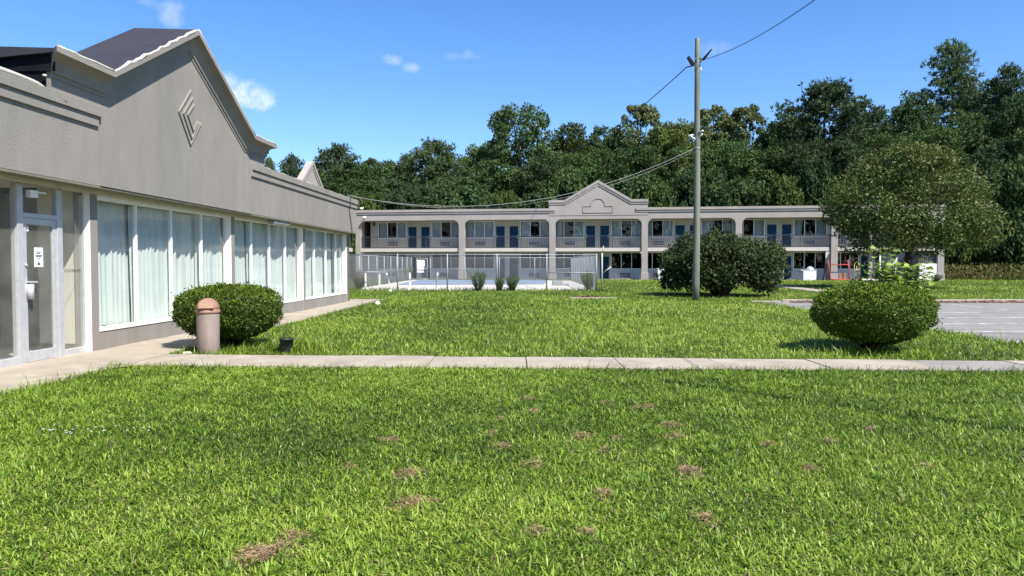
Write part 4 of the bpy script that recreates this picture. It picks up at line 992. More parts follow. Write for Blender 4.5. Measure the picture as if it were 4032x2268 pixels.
def leafy_crown(seed, clumps, per, rcl, llen, lwid, cols, flat=.75, droop=0.0, up=.5, inner=.15):
    """leaf sheets scattered through clumps: clumps is an (n,3) array of centres, rcl their radii"""
    rg = np.random.default_rng(seed); nC = len(clumps); cen = np.repeat(clumps, per, 0); rr = np.repeat(rcl, per)[:, None]; n = len(cen)
    d = unit(rg.normal(size=(n, 3))); rad = np.where(rg.random(n) < inner, rg.random(n), 1 - np.abs(rg.normal(size=n)) * .18)[:, None]
    P = cen + d * rad * rr * [1, 1, flat]
    D = unit(d * .5 + rg.normal(size=(n, 3)) * .8 + [0, 0, -droop]); Nn = unit(d + [0, 0, up]) + rg.normal(size=(n, 3)) * .55
    pal = np.array(cols); ci = np.repeat(rg.integers(0, len(pal), nC), per); sw = rg.random(n) < .4; ci[sw] = rg.integers(0, len(pal), sw.sum())
    c = pal[ci] * (.65 + .7 * rg.random((n, 1)))
    return leaf_arrays(P, Nn, D, llen * (.65 + .7 * rg.random(n)), lwid * (.65 + .7 * rg.random(n)), c)

def big_bush():
    b = empty('large_evergreen_bush', (9.85, 34.6, 0), 0, label='large dark evergreen bush with thick dark stems behind the utility pole', cat='bush')
    rg = np.random.default_rng(21); C = []; 
    while len(C) < 260:
        p = rg.uniform(-1, 1, 3); p[2] = rg.uniform(0, 1); r = math.hypot(p[0], p[1])
        top = 1 - .22 * r ** 2 + .06 * math.sin(p[0] * 9); bot = .22 + .1 * (1 - r) + .05 * math.sin(p[0] * 13)
        if r < 1 and bot < p[2] < top and (r > .72 or p[2] > top - .3 or rg.random() < .25): C.append((p[0] * 2.6, p[1] * 2.35, p[2] * 2.68))
    C = np.array(C); rr = .38 + .24 * rg.random(len(C))
    extra = np.array([(-2.3, -.6, .55), (-2.5, .2, .6), (1.9, -.8, .5), (2.3, 0, .7), (-.6, -.6, 2.75), (.1, -.3, 2.85), (-.35, 0, 3.0), (2.2, -.4, .95)]); C = np.concatenate([C, extra]); rr = np.concatenate([rr, np.full(len(extra), .28)])
    V, F, c = leafy_crown(22, C, 150, rr, .14, .08, [(.040, .060, .020), (.05, .07, .022), (.034, .052, .02), (.065, .082, .026)], .85, .1)
    link('foliage', mesh_np('foliage', V, F, c), M['leaf'], b)
    m = MB(); 
    for i in range(16):
        t = i / 16 * 6.28; branch_tree(None, m, (math.cos(t) * .22, math.sin(t) * .22, 0), [(math.cos(t) * rnd(.6, 2.1), math.sin(t) * rnd(.6, 1.9), rnd(.9, 2.2))], .09, .02)
    m.tube([(0, 0, 0), (0, 0, 1.4)], [.35, .2], 10); m.build('stems', M['bark_dark'], b)
big_bush()

def lawn_tree():
    b = empty('broad_lawn_tree', (24.25, 45.0, 0), 0, label='broad round dark green tree on the lawn in front of the motel right end', cat='tree')
    rg = np.random.default_rng(31); C = []
    lobe = [(rg.uniform(0, 6.28), rg.uniform(.05, .8), rg.uniform(.10, .24)) for _ in range(9)]
    while len(C) < 165:
        f = rg.random() ** 1.15; t = rg.uniform(0, 6.28)
        w = .80 + .8 * f if f < .25 else max(.05, 1 - ((f - .25) / .78) ** 1.75) ** .62
        for a_, zf, am in lobe: w += am * math.exp(-((f - zf) / .12) ** 2) * max(0, math.cos(t - a_)) ** 4 - .008
        r = w * (rg.uniform(.80, 1.0) if rg.random() < .8 else rg.random() * .8)
        sag = .55 * max(0, math.sin(t * 3 + 1)) * (f < .15)
        C.append((math.cos(t) * r * 4.65, math.sin(t) * r * 4.4, 2.85 + f * 5.6 - sag))
    C = np.array(C); rr = .62 + .42 * rg.random(len(C))
    V, F, c = leafy_crown(32, C, 190, rr, .20, .10, [(.092, .135, .034), (.105, .148, .036), (.078, .120, .032), (.122, .150, .04), (.112, .118, .04)], .8, .35)
    # reddish tint towards the top of the crown is the leaves' own early autumn colour
    top = np.clip((V[:, 2] - 6.6) / 1.8, 0, 1)[:, None] * (np.repeat(rg.random(len(V) // 4), 4)[:, None] > .75)
    c = c * (1 - top) + np.array([.105, .075, .032]) * top
    link('foliage', mesh_np('foliage', V, F, c), M['leaf'], b)
    m = MB(); m.tube([(0, 0, -.05), (.03, 0, 1.2), (0, .02, 2.4), (.05, 0, 3.6)], [.30, .24, .22, .16], 12); m.build('trunk', M['bark_dark'], b)
    m = MB()
    for i in range(18):
        t = i * 2.4; branch_tree(None, m, (0, 0, rnd(2.1, 3.2)), [(math.cos(t) * rnd(2, 4), math.sin(t) * rnd(2, 4), rnd(3.6, 7))], .10, .025)
    m.build('branches', M['bark_dark'], b)
lawn_tree()

def weed_sapling():
    b = empty('weed_sapling', (6.95, 13.6, 0), 0, label='bright yellow green broad-leaved sapling growing out behind the right clipped bush', cat='sapling')
    rg = np.random.default_rng(41); m = MB(); P = []; D = []
    for i in range(42):
        t = rg.random() * 6.28; base = Vector((rg.uniform(-.55, .45), rg.uniform(-.25, .25), .2)); hgt = rg.uniform(1.2, 1.86) - abs(base.x) * .35
        if i == 0: base = Vector((-.45, 0, .2)); hgt = 1.85
        tip = base + Vector((math.cos(t) * .22, math.sin(t) * .18, hgt - .2)); m.tube([base, base.lerp(tip, .5), tip], [.010, .008, .004], 5)
        for k in range(34):
            s = .3 + .7 * k / 33; q = base.lerp(tip, s); a = k * 2.4 + t
            P.append(q); D.append((math.cos(a), math.sin(a), .15 - .5 * rg.random()))
    m.build('stems', M['bark'], b)
    P = np.array(P); D = np.array(D, float); n = len(P); P = P + unit(D) * .03
    c = np.array([.23, .33, .055]) * (.6 + .7 * rg.random((n, 1)))
    V, F, C = leaf_arrays(P, np.tile([0, 0, 1.], (n, 1)) + rg.normal(size=(n, 3)) * .35, D, .11 + .06 * rg.random(n), .08 + .045 * rg.random(n), c, .15)
    link('foliage', mesh_np('foliage', V, F, C), M['leaf'], b)
weed_sapling()

def feathery(name, loc, w, h, n, col, label, seed, group=None, lean=.25):
    rg = np.random.default_rng(seed); b = empty(name, loc, 0, label=label, cat='plant', group=group); m = MB(); P = []; D = []
    for i in range(46):
        t = rg.random() * 6.28; r = w * rg.random() ** .6; base = Vector((math.cos(t) * w * .18, math.sin(t) * w * .18, 0)); tip = Vector((math.cos(t) * r, math.sin(t) * r * .8, h * rg.uniform(.7, 1.05) * (1 - .15 * r / w)))
        mid = base.lerp(tip, .5) + Vector((math.cos(t), math.sin(t), 0)) * w * .08
        m.tube([base, mid, tip], [.007, .006, .003], 4)
        for k in range(n):
            s = rg.random(); q = (base * (1 - s) ** 2 + mid * 2 * s * (1 - s) + tip * s * s); P.append(q); D.append(rg.normal(size=3) + [0, 0, 1.1])
    m.build('stems', M['bark'], b); P = np.array(P); D = np.array(D); k = len(P)
    V, F, C = leaf_arrays(P, rg.normal(size=(k, 3)), D, .09 + .06 * rg.random(k), .014 + .01 * rg.random(k), np.array(col) * (.6 + .8 * rg.random((k, 1))))
    link('foliage', mesh_np('foliage', V, F, C), M['leaf'], b)
feathery('fence_weed', (-1.85, 40.55, 0), .62, 1.12, 60, (.075, .125, .045), 'tall feathery green weed at the front fence, the biggest of the three', 51, 'weeds along the pool fence')
feathery('fence_weed', (-.72, 40.6, 0), .36, .78, 45, (.085, .135, .055), 'lower of the two feathery weeds growing side by side at the front fence', 52, 'weeds along the pool fence')
feathery('fence_weed', (.02, 40.6, 0), .45, .95, 50, (.08, .13, .05), 'upright feathery weed right of the middle of the front fence', 53, 'weeds along the pool fence')
feathery('fence_vine', (4.45, 42.6, 0), .55, 1.15, 60, (.10, .16, .03), 'bright green vine climbing inside the right corner of the pool fence', 54)
feathery('gate_vine', (-9.2, 65.2, 0), .55, 1.45, 60, (.13, .18, .03), 'yellow green creeper covering the fence beside the pool gate', 55)
feathery('corner_bush', (-8.75, 42.0, 0), .6, 1.15, 40, (.10, .10, .05), 'brownish weed bush inside the pool fence behind the building corner', 56)
feathery('stair_weed', (35.6, 61.8, 0), .7, .6, 40, (.09, .10, .05), 'small weedy clump at the foot of the white end pillar base', 57)

# ------------------------------------------------------------------ the wood behind the motel
def decid_proto(seed, H, Wd, low, per=100, ncl=150, cols=None, lobes=5, leaf=.37, open_=0.0):
    """ovoid crown of leaf clumps with bulging lobes; open_ thins the clumps so that sky shows through"""
    rg = np.random.default_rng(seed); C = []; R_ = []
    lob = [(rg.uniform(0, 6.28), rg.uniform(.3, .95), rg.uniform(.10, .26)) for _ in range(lobes * 2)]
    while len(C) < ncl:
        f = rg.random() ** .8; z = low + (H - low) * f; t = rg.uniform(0, 6.28)
        w = .82 * max(.02, 1 - (max(0, f - .40) / .62) ** 2.3) ** .5 if f > .4 else .62 + .5 * f
        for a_, zf, am in lob: w += am * math.exp(-((f - zf) / .13) ** 2) * max(0, math.cos(t - a_)) ** 3
        r = Wd * .5 * max(.08, w) * (rg.uniform(.72, 1.0) if rg.random() < .8 else rg.random())
        C.append((math.cos(t) * r, math.sin(t) * r, min(z, H - .4))); R_.append(rg.uniform(.55, 1.15) * Wd * (.10 - .03 * open_))
    C = np.array(C); V, F, c = leafy_crown(seed + 1, C, per, np.array(R_), leaf, leaf * .66, cols or [(.066, .108, .034), (.080, .124, .038), (.056, .096, .036), (.095, .132, .042)], .8, .1)
    me = mesh_np('crown', V, F, c); me.materials.append(M['leaf_far'])
    m = MB(); m.tube([(0, 0, -.1), (.15, 0, H * .3), (-.1, .1, H * .6), (0, 0, H * .88)], [Wd * .032, Wd * .026, Wd * .016, .04], 8)
    for i in range(14):
        e = C[rg.integers(len(C))]; z = min(e[2] - 1, H * rg.uniform(.25, .6)); m.tube([(0, 0, z), ((e[0]) * .5, e[1] * .5, z + (e[2] - z) * .65), tuple(e)], [Wd * .012, Wd * .008, .03], 5)
    tm = bpy.data.meshes.new('trunk'); tm.from_pydata(m.v, [], m.f); tm.polygons.foreach_set('use_smooth', m.sm); tm.materials.append(M['bark'])
    return me, tm

def pine_proto(seed, H, Wd, low, flat_top=False, cols=None, nb=58, per=26):
    """tiers of branches with tufts of needles on top; gaps show between the tiers"""
    rg = np.random.default_rng(seed); P = []; D = []; cc = []; m = MB(); pal = np.array(cols or [(.074, .108, .044), (.09, .124, .048), (.062, .095, .042)])
    m.tube([(0, 0, -.1), (.12, .05, H * .35), (-.1, 0, H * .7), (0, .05, H * .96)], [.30, .24, .15, .05], 8)
    for k in range(nb):
        f = (k + rg.random()) / nb; z = low + (H - low) * f * .97
        prof = (1 - f) ** .55 * .75 + .25 if not flat_top else (.55 + .6 * f if f < .75 else 1.0 - (f - .75) * 2.4)
        L = Wd * .5 * prof * rg.uniform(.55, 1.08) * (1 if f < .93 else .7); t = k * 2.4 + rg.uniform(-.5, .5)
        tip = np.array([math.cos(t) * L, math.sin(t) * L, z + L * rg.uniform(-.05, .28)]); mid = np.array([math.cos(t) * L * .5, math.sin(t) * L * .5, z - L * .02])
        m.tube([(0, 0, z - .3), tuple(mid), tuple(tip)], [.07 * (1.3 - f), .05 * (1.3 - f), .02], 5)
        col = pal[rg.integers(len(pal))]
        nt = int(per * (.5 + L / (Wd * .5)))
        for j in range(nt):
            s = rg.uniform(.38, 1.0); q = (1 - s) ** 2 * np.array([0, 0, z - .3]) + 2 * s * (1 - s) * mid + s * s * tip + rg.normal(size=3) * np.array([.42, .42, .22]) * (Wd / 9)
            for b in range(7):
                d = unit(rg.normal(size=(1, 3)) + [[math.cos(t) * .4, math.sin(t) * .4, .75]])[0]; P.append(q); D.append(d); cc.append(col)
    P = np.array(P); D = np.array(D); cc = np.array(cc); n = len(P)
    V, F, c = leaf_arrays(P, rg.normal(size=(n, 3)), D, .40 + .25 * rg.random(n), .11 + .07 * rg.random(n), cc * (.65 + .7 * rg.random((n, 1))))
    me = mesh_np('crown', V, F, c); me.materials.append(M['needle'])
    tm = bpy.data.meshes.new('trunk'); tm.from_pydata(m.v, [], m.f); tm.polygons.foreach_set('use_smooth', m.sm); tm.materials.append(M['bark'])
    return me, tm

DEC = [decid_proto(100 + 7 * i, 20, w, 1.2, lobes=l) for i, (w, l) in enumerate(((11, 6), (9.5, 5), (12, 7), (8, 4)))]
DECY = [decid_proto(151, 19, 10.5, 1.5, lobes=6, cols=[(.115, .150, .034), (.10, .135, .034), (.135, .16, .04)])]
POP = [decid_proto(171, 22, 9.0, 3, lobes=8, per=80, ncl=165, cols=[(.105, .135, .05), (.12, .148, .06), (.085, .115, .044)], open_=1.0), decid_proto(177, 22, 8.4, 3, lobes=9, per=80, ncl=155, cols=[(.105, .135, .05), (.12, .148, .06), (.085, .115, .044)], open_=1.0)]
PIN = [pine_proto(200, 20, 11, 4, True, nb=96, per=34), pine_proto(211, 21, 9.5, 4, False, nb=92, per=32), pine_proto(223, 18, 10, 2.0, True, nb=96, per=34)]
TALL = [pine_proto(241, 30, 12.5, 9, False, nb=74, per=40)]
SHR = [decid_proto(260 + i, 6.5, 6.5, .2, per=75, ncl=110, lobes=7, leaf=.30, cols=[(.074, .116, .034), (.060, .10, .034), (.092, .132, .040)]) for i in range(3)]

CAMZ, FPX = 1.55, 2896.0
def tree(px, top, wpx, y, proto, pw, ph, label, name, group='trees of the wood behind the motel', tint=(1, 1, 1), rz=None):
    """px, top, wpx: where the tree stands out in the photograph, turned into a position, height and width at distance y"""
    x = (px - 2016) / FPX * y; h = CAMZ + (1036 - top) / FPX * y; w = wpx * 1.12 / FPX * y
    t = empty(name, (x, y, 0), rnd(0, 6.28) if rz is None else rz, label=label, cat='tree', group=group)
    sx = w / pw; sz = h / ph; t.scale = (sx, sx, sz)
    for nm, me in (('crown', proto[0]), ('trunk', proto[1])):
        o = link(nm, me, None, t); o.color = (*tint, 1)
    return t
def where(px):
    bays = [(1100, 1420, 'above the near building roof'), (1420, 1806, 'first motel bay from the left'), (1806, 2163, 'second motel bay from the left'), (2163, 2526, 'motel gable'), (2526, 2896, 'motel bay behind the utility pole'), (2896, 3285, 'motel bay right of the utility pole'), (3285, 3640, 'round lawn tree'), (3640, 3960, 'end pillar of the motel'), (3960, 5000, '')]
    for a, b, n in bays:
        if a <= px < b:
            if n.startswith('above'): return n
            if not n: return 'at the right edge of the picture' if px < 4020 else ('just past the right edge of the picture' if px < 4100 else 'well past the right edge of the picture')
            t = (px - a) / (b - a); return 'over the ' + ('far left' if t < .25 else 'left' if t < .5 else 'right' if t < .75 else 'far right') + ' of the ' + n
def wood():
    D, DY, PO, PI, TA = DEC, DECY, POP, PIN, TALL
    G = (1, 1, 1)
    L = [  # darker tints at the right put shaded pine areas into the colour
     (1064, 622, 90, 120, PI[1], 9.5, 21, 'small distant pine just right of the near building roof', 'pine_tree', (1.25, 1.25, 1.3)),
     (1152, 612, 120, 112, PI[0], 11, 20, 'round topped pine left of the small hidden gable', 'pine_tree', (1.05, 1.05, 1.1)),
     (1325, 574, 230, 104, PI[2], 10, 18, 'wide dark pine rising just right of the small hidden gable', 'pine_tree', (.95, .95, 1.0)),
     (1468, 628, 110, 108, PO[1], 8.4, 22, 'slim broadleaf tree in the dip between the two left pines', 'broadleaf_tree', G),
     (1530, 640, 120, 110, D[3], 8, 20, 'low tree in the dip of the skyline left of the motel gable', 'broadleaf_tree', G),
     (1600, 612, 130, 102, PI[1], 9.5, 21, 'pointed pine at the left shoulder of the broad pine', 'pine_tree', G),
     (1710, 556, 250, 98, PI[0], 11, 20, 'broad dense pine over the left motel bays', 'pine_tree', G),
     (1880, 584, 170, 100, DY[0], 10.5, 19, 'yellow tinged tree between the broad pine and the tall oak', 'broadleaf_tree', (.85, .95, 1.0)),
     (2050, 434, 285, 96, D[0], 11, 20, 'tall rounded broadleaf tree left of the motel gable', 'broadleaf_tree', G),
     (2140, 620, 260, 90, PI[2], 10, 18, 'dense pine low in front of the tall rounded tree', 'pine_tree', (.95, 1, 1)),
     (2245, 498, 190, 99, D[1], 9.5, 20, 'broadleaf tree rising right over the motel gable peak', 'broadleaf_tree', (1.1, 1.0, .9)),
     (2365, 508, 130, 101, D[3], 8, 20, 'dark slim tree right of the motel gable peak', 'broadleaf_tree', (.85, .9, .95)),
     (2510, 424, 215, 98, PO[0], 9.0, 22, 'airy silver green poplar with sky gaps left of the utility pole', 'poplar_tree', (1.1, 1.05, 1.1)),
     (2580, 505, 110, 103, PO[1], 8.4, 22, 'lower airy poplar at the right of the silver green one', 'poplar_tree', G),
     (2655, 490, 210, 94, DY[0], 10.5, 19, 'yellow green tree just left of the utility pole', 'broadleaf_tree', (1.1, 1.1, 1)),
     (2800, 428, 210, 99, PO[1], 8.4, 22, 'airy poplar just right of the utility pole', 'poplar_tree', (1.05, 1.0, 1.05)),
     (2935, 424, 190, 98, PO[1], 8.4, 22, 'second airy poplar right of the utility pole', 'poplar_tree', G),
     (3040, 492, 170, 95, D[1], 9.5, 20, 'broadleaf tree left of the dark spreading pine', 'broadleaf_tree', (.9, .95, .95)),
     (3240, 322, 360, 92, PI[0], 11, 20, 'dark spreading pine with a flat top, tall over the right motel bays', 'pine_tree', (.85, .88, .95)),
     (3420, 430, 250, 95, PI[2], 10, 18, 'dark pine on the right shoulder of the spreading pine', 'pine_tree', (.85, .9, .95)),
     (3590, 380, 180, 94, D[1], 9.5, 20, 'broadleaf tree in front of the tallest pine', 'broadleaf_tree', (.9, .95, .95)),
     (3735, 172, 330, 97, TA[0], 12.5, 30, 'tallest pine of the wood, rising at the right with bare gaps between its branches', 'pine_tree', (.95, 1, 1)),
     (3960, 262, 260, 92, TA[0], 12.5, 30, 'tall dark pine cut by the right edge of the picture', 'pine_tree', (.75, .8, .9)),
     (4000, 400, 260, 86, D[2], 12, 20, 'dense broadleaf tree at the right edge below the tall dark pine', 'broadleaf_tree', (.75, .85, .9)),
     *[(px, top, 230, 105, (D[0], D[2], D[1])[i % 3], (11, 12, 9.5)[i % 3], 20, 'back-row tree ' + where(px), 'broadleaf_tree', (.9, .97, 1.0)) for i, (px, top) in enumerate(((1385, 660), (1460, 662), (1570, 655), (1790, 625), (1960, 560), (2180, 560), (2320, 565), (2440, 520), (2600, 530), (2720, 500), (2870, 470), (3060, 500), (3130, 450), (3540, 440), (3870, 330)))],
     (4200, 330, 330, 94, D[0], 11, 20, 'broadleaf tree outside the right edge of the picture', 'broadleaf_tree', (.8, .9, .9)),
    ]
    for a in L: tree(*a[:9], tint=a[9])
    fill = [(1250, 700, 260, 92, D[1], 9.5, 20), (1420, 720, 260, 90, D[2], 12, 20), (1540, 700, 260, 94, PI[2], 10, 18), (1640, 730, 260, 86, PI[0], 11, 20), (1800, 690, 280, 89, PI[2], 10, 18), (1950, 640, 240, 92, D[2], 12, 20),
            (2270, 620, 260, 90, D[2], 12, 20), (2400, 600, 240, 92, D[0], 11, 20), (2520, 590, 260, 91, D[1], 9.5, 20), (2720, 590, 280, 90, D[0], 11, 20), (2860, 570, 280, 91, D[2], 12, 20), (2990, 590, 280, 89, D[0], 11, 20),
            (3130, 560, 300, 88, PI[2], 10, 18), (3300, 560, 320, 86, PI[0], 11, 20), (3480, 540, 300, 88, D[2], 12, 20), (3640, 520, 300, 88, D[0], 11, 20), (3800, 470, 300, 89, D[2], 12, 20), (3920, 560, 280, 84, PI[2], 10, 18), (4075, 520, 300, 82, D[0], 11, 20), (4300, 450, 380, 84, D[2], 12, 20)]
    for i, (px, top, w, y, pr, pw, ph) in enumerate(fill):
        pine = pr in PI
        tree(px, top, w, y, pr, pw, ph, ('shaded second-row pine ' if pine else 'shaded second-row tree ') + where(px), 'pine_tree' if pine else 'broadleaf_tree', tint=(.85, .9, .9), group='second row pines of the wood' if pine else 'second row broadleaf trees of the wood')  # tint darkens this row, its shade is put into the colour
    low = [(1440, 780), (1600, 760), (1730, 770), (1840, 745), (1990, 760), (2120, 770), (2225, 700), (2480, 705), (2600, 740), (2700, 690), (2790, 680), (2900, 720), (3080, 700), (3200, 660), (3350, 700), (3520, 720), (3750, 700), (3870, 640), (3960, 660), (4040, 620), (4160, 660)]
    for i, (px, top) in enumerate(low):
        tree(px, top, 150 + 45 * ((i * 5) % 4), 83.5 + (i % 4) * .8 if px < 3700 else 72 + (i % 3), SHR[i % 3], 6.5, 6.5, 'leafy understorey tree ' + where(px), 'understorey_tree', group='understorey trees at the wood edge', tint=((1.25, 1.15, 1), (.75, .82, .95), (.9, .95, 1), (.62, .72, .9))[(i * 7) % 4])  # tints put sunlit masses and dark gaps into the crown colours
    # the deeper wood reads as one dark mass
    rg = np.random.default_rng(77); n = 900; X = rg.uniform(-70, 120, n); Y = rg.uniform(104, 118, n); Z = (11 + 8.0 * np.clip((X + 25) / 80, 0, 1)) * rg.random(n) ** .6
    V, F, c = leafy_crown(78, np.c_[X, Y, Z], 50, np.full(n, 2.2), .85, .6, [(.07, .102, .034), (.06, .09, .032)], .9)
    link('woods', mesh_np('woods', V, F, c), M['leaf_far'], kind='stuff', label='dark depth of the wood behind the front rows of trees', cat='wood')
    n = 260; X = rg.uniform(-110, 110, n); Y = rg.uniform(-85, -70, n); Z = rg.uniform(0, 1, n) * 15
    V, F, c = leafy_crown(79, np.c_[X, Y, Z], 40, np.full(n, 2.8), 1.4, 1.0, [(.05, .075, .024), (.04, .062, .022)], .9)
    link('woods', mesh_np('woods', V, F, c), M['leaf_far'], kind='stuff', label='line of trees across the road behind the camera, seen only in window reflections', cat='wood')
    # tall weeds along the wood edge at the right
    n = 5200; X = rg.uniform(38, 62, n); Y = rg.uniform(66, 71, n) - (X - 38) * .12; hgt = rg.random(n) ** 1.3 * 1.3
    pal = np.array([(.11, .13, .035), (.16, .14, .05), (.08, .11, .03), (.17, .11, .05)]); c = pal[rg.integers(0, 4, n)] * (.6 + .7 * rg.random((n, 1)))
    V, F, C = leaf_arrays(np.c_[X, Y, hgt], rg.normal(size=(n, 3)), rg.normal(size=(n, 3)) * .6 + [0, 0, .8], .25 + .25 * rg.random(n), .06 + .06 * rg.random(n), c)
    link('tall_weeds', mesh_np('tall_weeds', V, F, C), M['leaf'], kind='stuff', label='yellowing tall weeds along the wood edge at the right', cat='weeds')
wood()

# ------------------------------------------------------------------ grass
PATCH = [(1328, 1008, .16), (1340, 1040, .14), (1258, 1060, .09), (1267, 1128, .12), (1340, 1175, .13), (1035, 1197, .14), (985, 1112, .14), (1630, 1028, .14), (1528, 1018, .10), (1685, 1075, .15), (1700, 1102, .15), (1735, 1192, .17), (1465, 1103, .15),
         (1550, 1110, .08), (1525, 1140, .10), (1040, 1272, .17), (1775, 1315, .12), (742, 1357, .12), (668, 1405, .15), (620, 1425, .12), (640, 1395, .1), (715, 1385, .11), (1350, 1345, .09), (1520, 1250, .10), (1935, 1125, .10), (2035, 1187, .10), (2090, 1115, .08), (1235, 1097, .1), (2190, 1085, .08), (1005, 1195, .06), (1600, 1030, .09), (1480, 1350, .08), (2330, 1180, .08), (880, 1180, .07)]
def px_ground(x2, y2):
    x, y = x2 * 4032 / 2576, y2 * 4032 / 2576; dz = -(y - 1134) / FPX; p = R(1.94); dx = (x - 2016) / FPX
    Yd = math.cos(p) + dz * math.sin(p); Zd = dz * math.cos(p) - math.sin(p); t = -CAMZ / Zd; return dx * t, Yd * t
PG = [(*px_ground(a, b), r) for a, b, r in PATCH]
def is_lawn(x, y):
    ok = ~((x > -5.75) & (x < 9.5) & (y > sw_near(x) + .02) & (y < sw_far(x) - .02))
    ok &= ~((x < walk_edge(y) + .02) & (y < 30.9)); ok &= ~((x > 9.58) & (y < 28.95))
    ok &= ~((x > -9.2) & (x < 5.0) & (y > 41.0) & (y < 66.6)); ok &= ~((x < -6.3) & (y < 29.2))
    fy = 68.04 - (x - 11.98) * math.tan(TH); ok &= ~((y > fy + .0) & (x < 38.2) & (x > -16)); ok &= ~((x < -15) & (y > 39))
    ok &= ~((np.abs(x - (15.9 + (y - 32.0) * .1072)) < .55) & (y > 32) & (y < 66.5))
    ok &= ~(np.hypot(x + 5.16, y - 12.46) < .2) & ~(np.hypot(x + 3.87, y - 12.58) < .1) & ~((np.abs(x - 3.5) < 1) & (np.abs(y - 31.8) < .1))
    return ok
PALG = np.array([(.045, .085, .010), (.115, .192, .018), (.172, .272, .026), (.238, .340, .036), (.320, .405, .062)])
def blades(x, y, Lm, Wm, seed, lean=.95, segs=2):
    rg = np.random.default_rng(seed); n = len(x)
    lush = vnoise(x, y, .55, 1) * .5 + vnoise(x, y, 1.7, 2) * .3 + vnoise(x, y, 5.2, 3) * .2
    yel = vnoise(x, y, .33, 4) * .6 + vnoise(x, y, 2.4, 5) * .4
    L = Lm * (.45 + .95 * rg.random(n)) * (.62 + .8 * lush); W = Wm * (.6 + .8 * rg.random(n))
    long_ = rg.random(n) < .04; L[long_] *= 1.7
    th = vnoise(x, y, 1.6, 6) * 9 + rg.normal(size=n) * 2.0; ln = np.clip(np.abs(rg.normal(size=n)) * .55 + .35, .05, 1.45) * lean
    d = np.c_[np.cos(th) * np.sin(ln), np.sin(th) * np.sin(ln), np.cos(ln)]
    ln2 = np.minimum(ln * 1.9 + .25, 1.75); d2 = np.c_[np.cos(th) * np.sin(ln2), np.sin(th) * np.sin(ln2), np.cos(ln2)]
    tw = th + math.pi / 2 + rg.normal(size=n) * .5; s = np.c_[np.cos(tw), np.sin(tw), np.zeros(n)] * W[:, None] * .5
    B = np.c_[x, y, np.zeros(n)]; Mi = B + d * (L * .55)[:, None]; T = Mi + d2 * (L * .45)[:, None]; T[:, 2] = np.maximum(T[:, 2], .006)
    yel = yel + .16 * (vnoise(x, y, .21, 31) - .5) + .22 * np.exp(-((x + 5.0) / 1.6) ** 2) * (y < 11) + .05 * (y > 7)
    f = np.clip(yel * 4.4 - .5 + rg.normal(size=n) * 1.35, 0, 3.999); i = f.astype(int); c = PALG[i] * (1 - (f - i))[:, None] + PALG[i + 1] * (f - i)[:, None]
    dry = rg.random(n) < .035; c[dry] = np.array([.27, .22, .10]) * (.6 + .6 * rg.random((dry.sum(), 1)))
    if segs == 2:
        V = np.stack([B - s * .7, B + s * .7, Mi + s, Mi - s, T], 1); base = np.array([[0, 1, 2], [0, 2, 3], [3, 2, 4]]); k = 5
    else:
        V = np.stack([B - s, B + s, T], 1); base = np.array([[0, 1, 2]]); k = 3
    F = (np.arange(n)[:, None, None] * k + base[None]).reshape(-1, 3)
    return V.reshape(-1, 3), F, np.repeat(c, k, 0)
def scatter(y0, y1, dens, xlo, xhi, seed):
    rg = np.random.default_rng(seed); ymax = y1; 
    xa, xb = (xlo(y1) if callable(xlo) else xlo), (xhi(y1) if callable(xhi) else xhi)
    n = int((xb - xa) * (y1 - y0) * dens); x = rg.uniform(xa, xb, n); y = rg.uniform(y0, y1, n)
    if callable(xlo): k = (x > xlo(y)) & (x < xhi(y)); x, y = x[k], y[k]
    k = is_lawn(x, y)
    den = .55 + .9 * (vnoise(x, y, 1.3, 8) * .5 + vnoise(x, y, 4.1, 9) * .5); k &= rg.random(n if not callable(xlo) else len(x)) < den
    for gx, gy, r in PG:
        t = np.arctan2(y - gy, x - gx); q = np.hypot((x - gx) * 1.0, (y - gy) * .85); k &= ~((q < r * (.72 + .36 * np.sin(t * 2 + gx * 9) + .24 * np.sin(t * 5 + gy * 7))) & (rg.random(len(x)) < .62))
    return x[k], y[k]
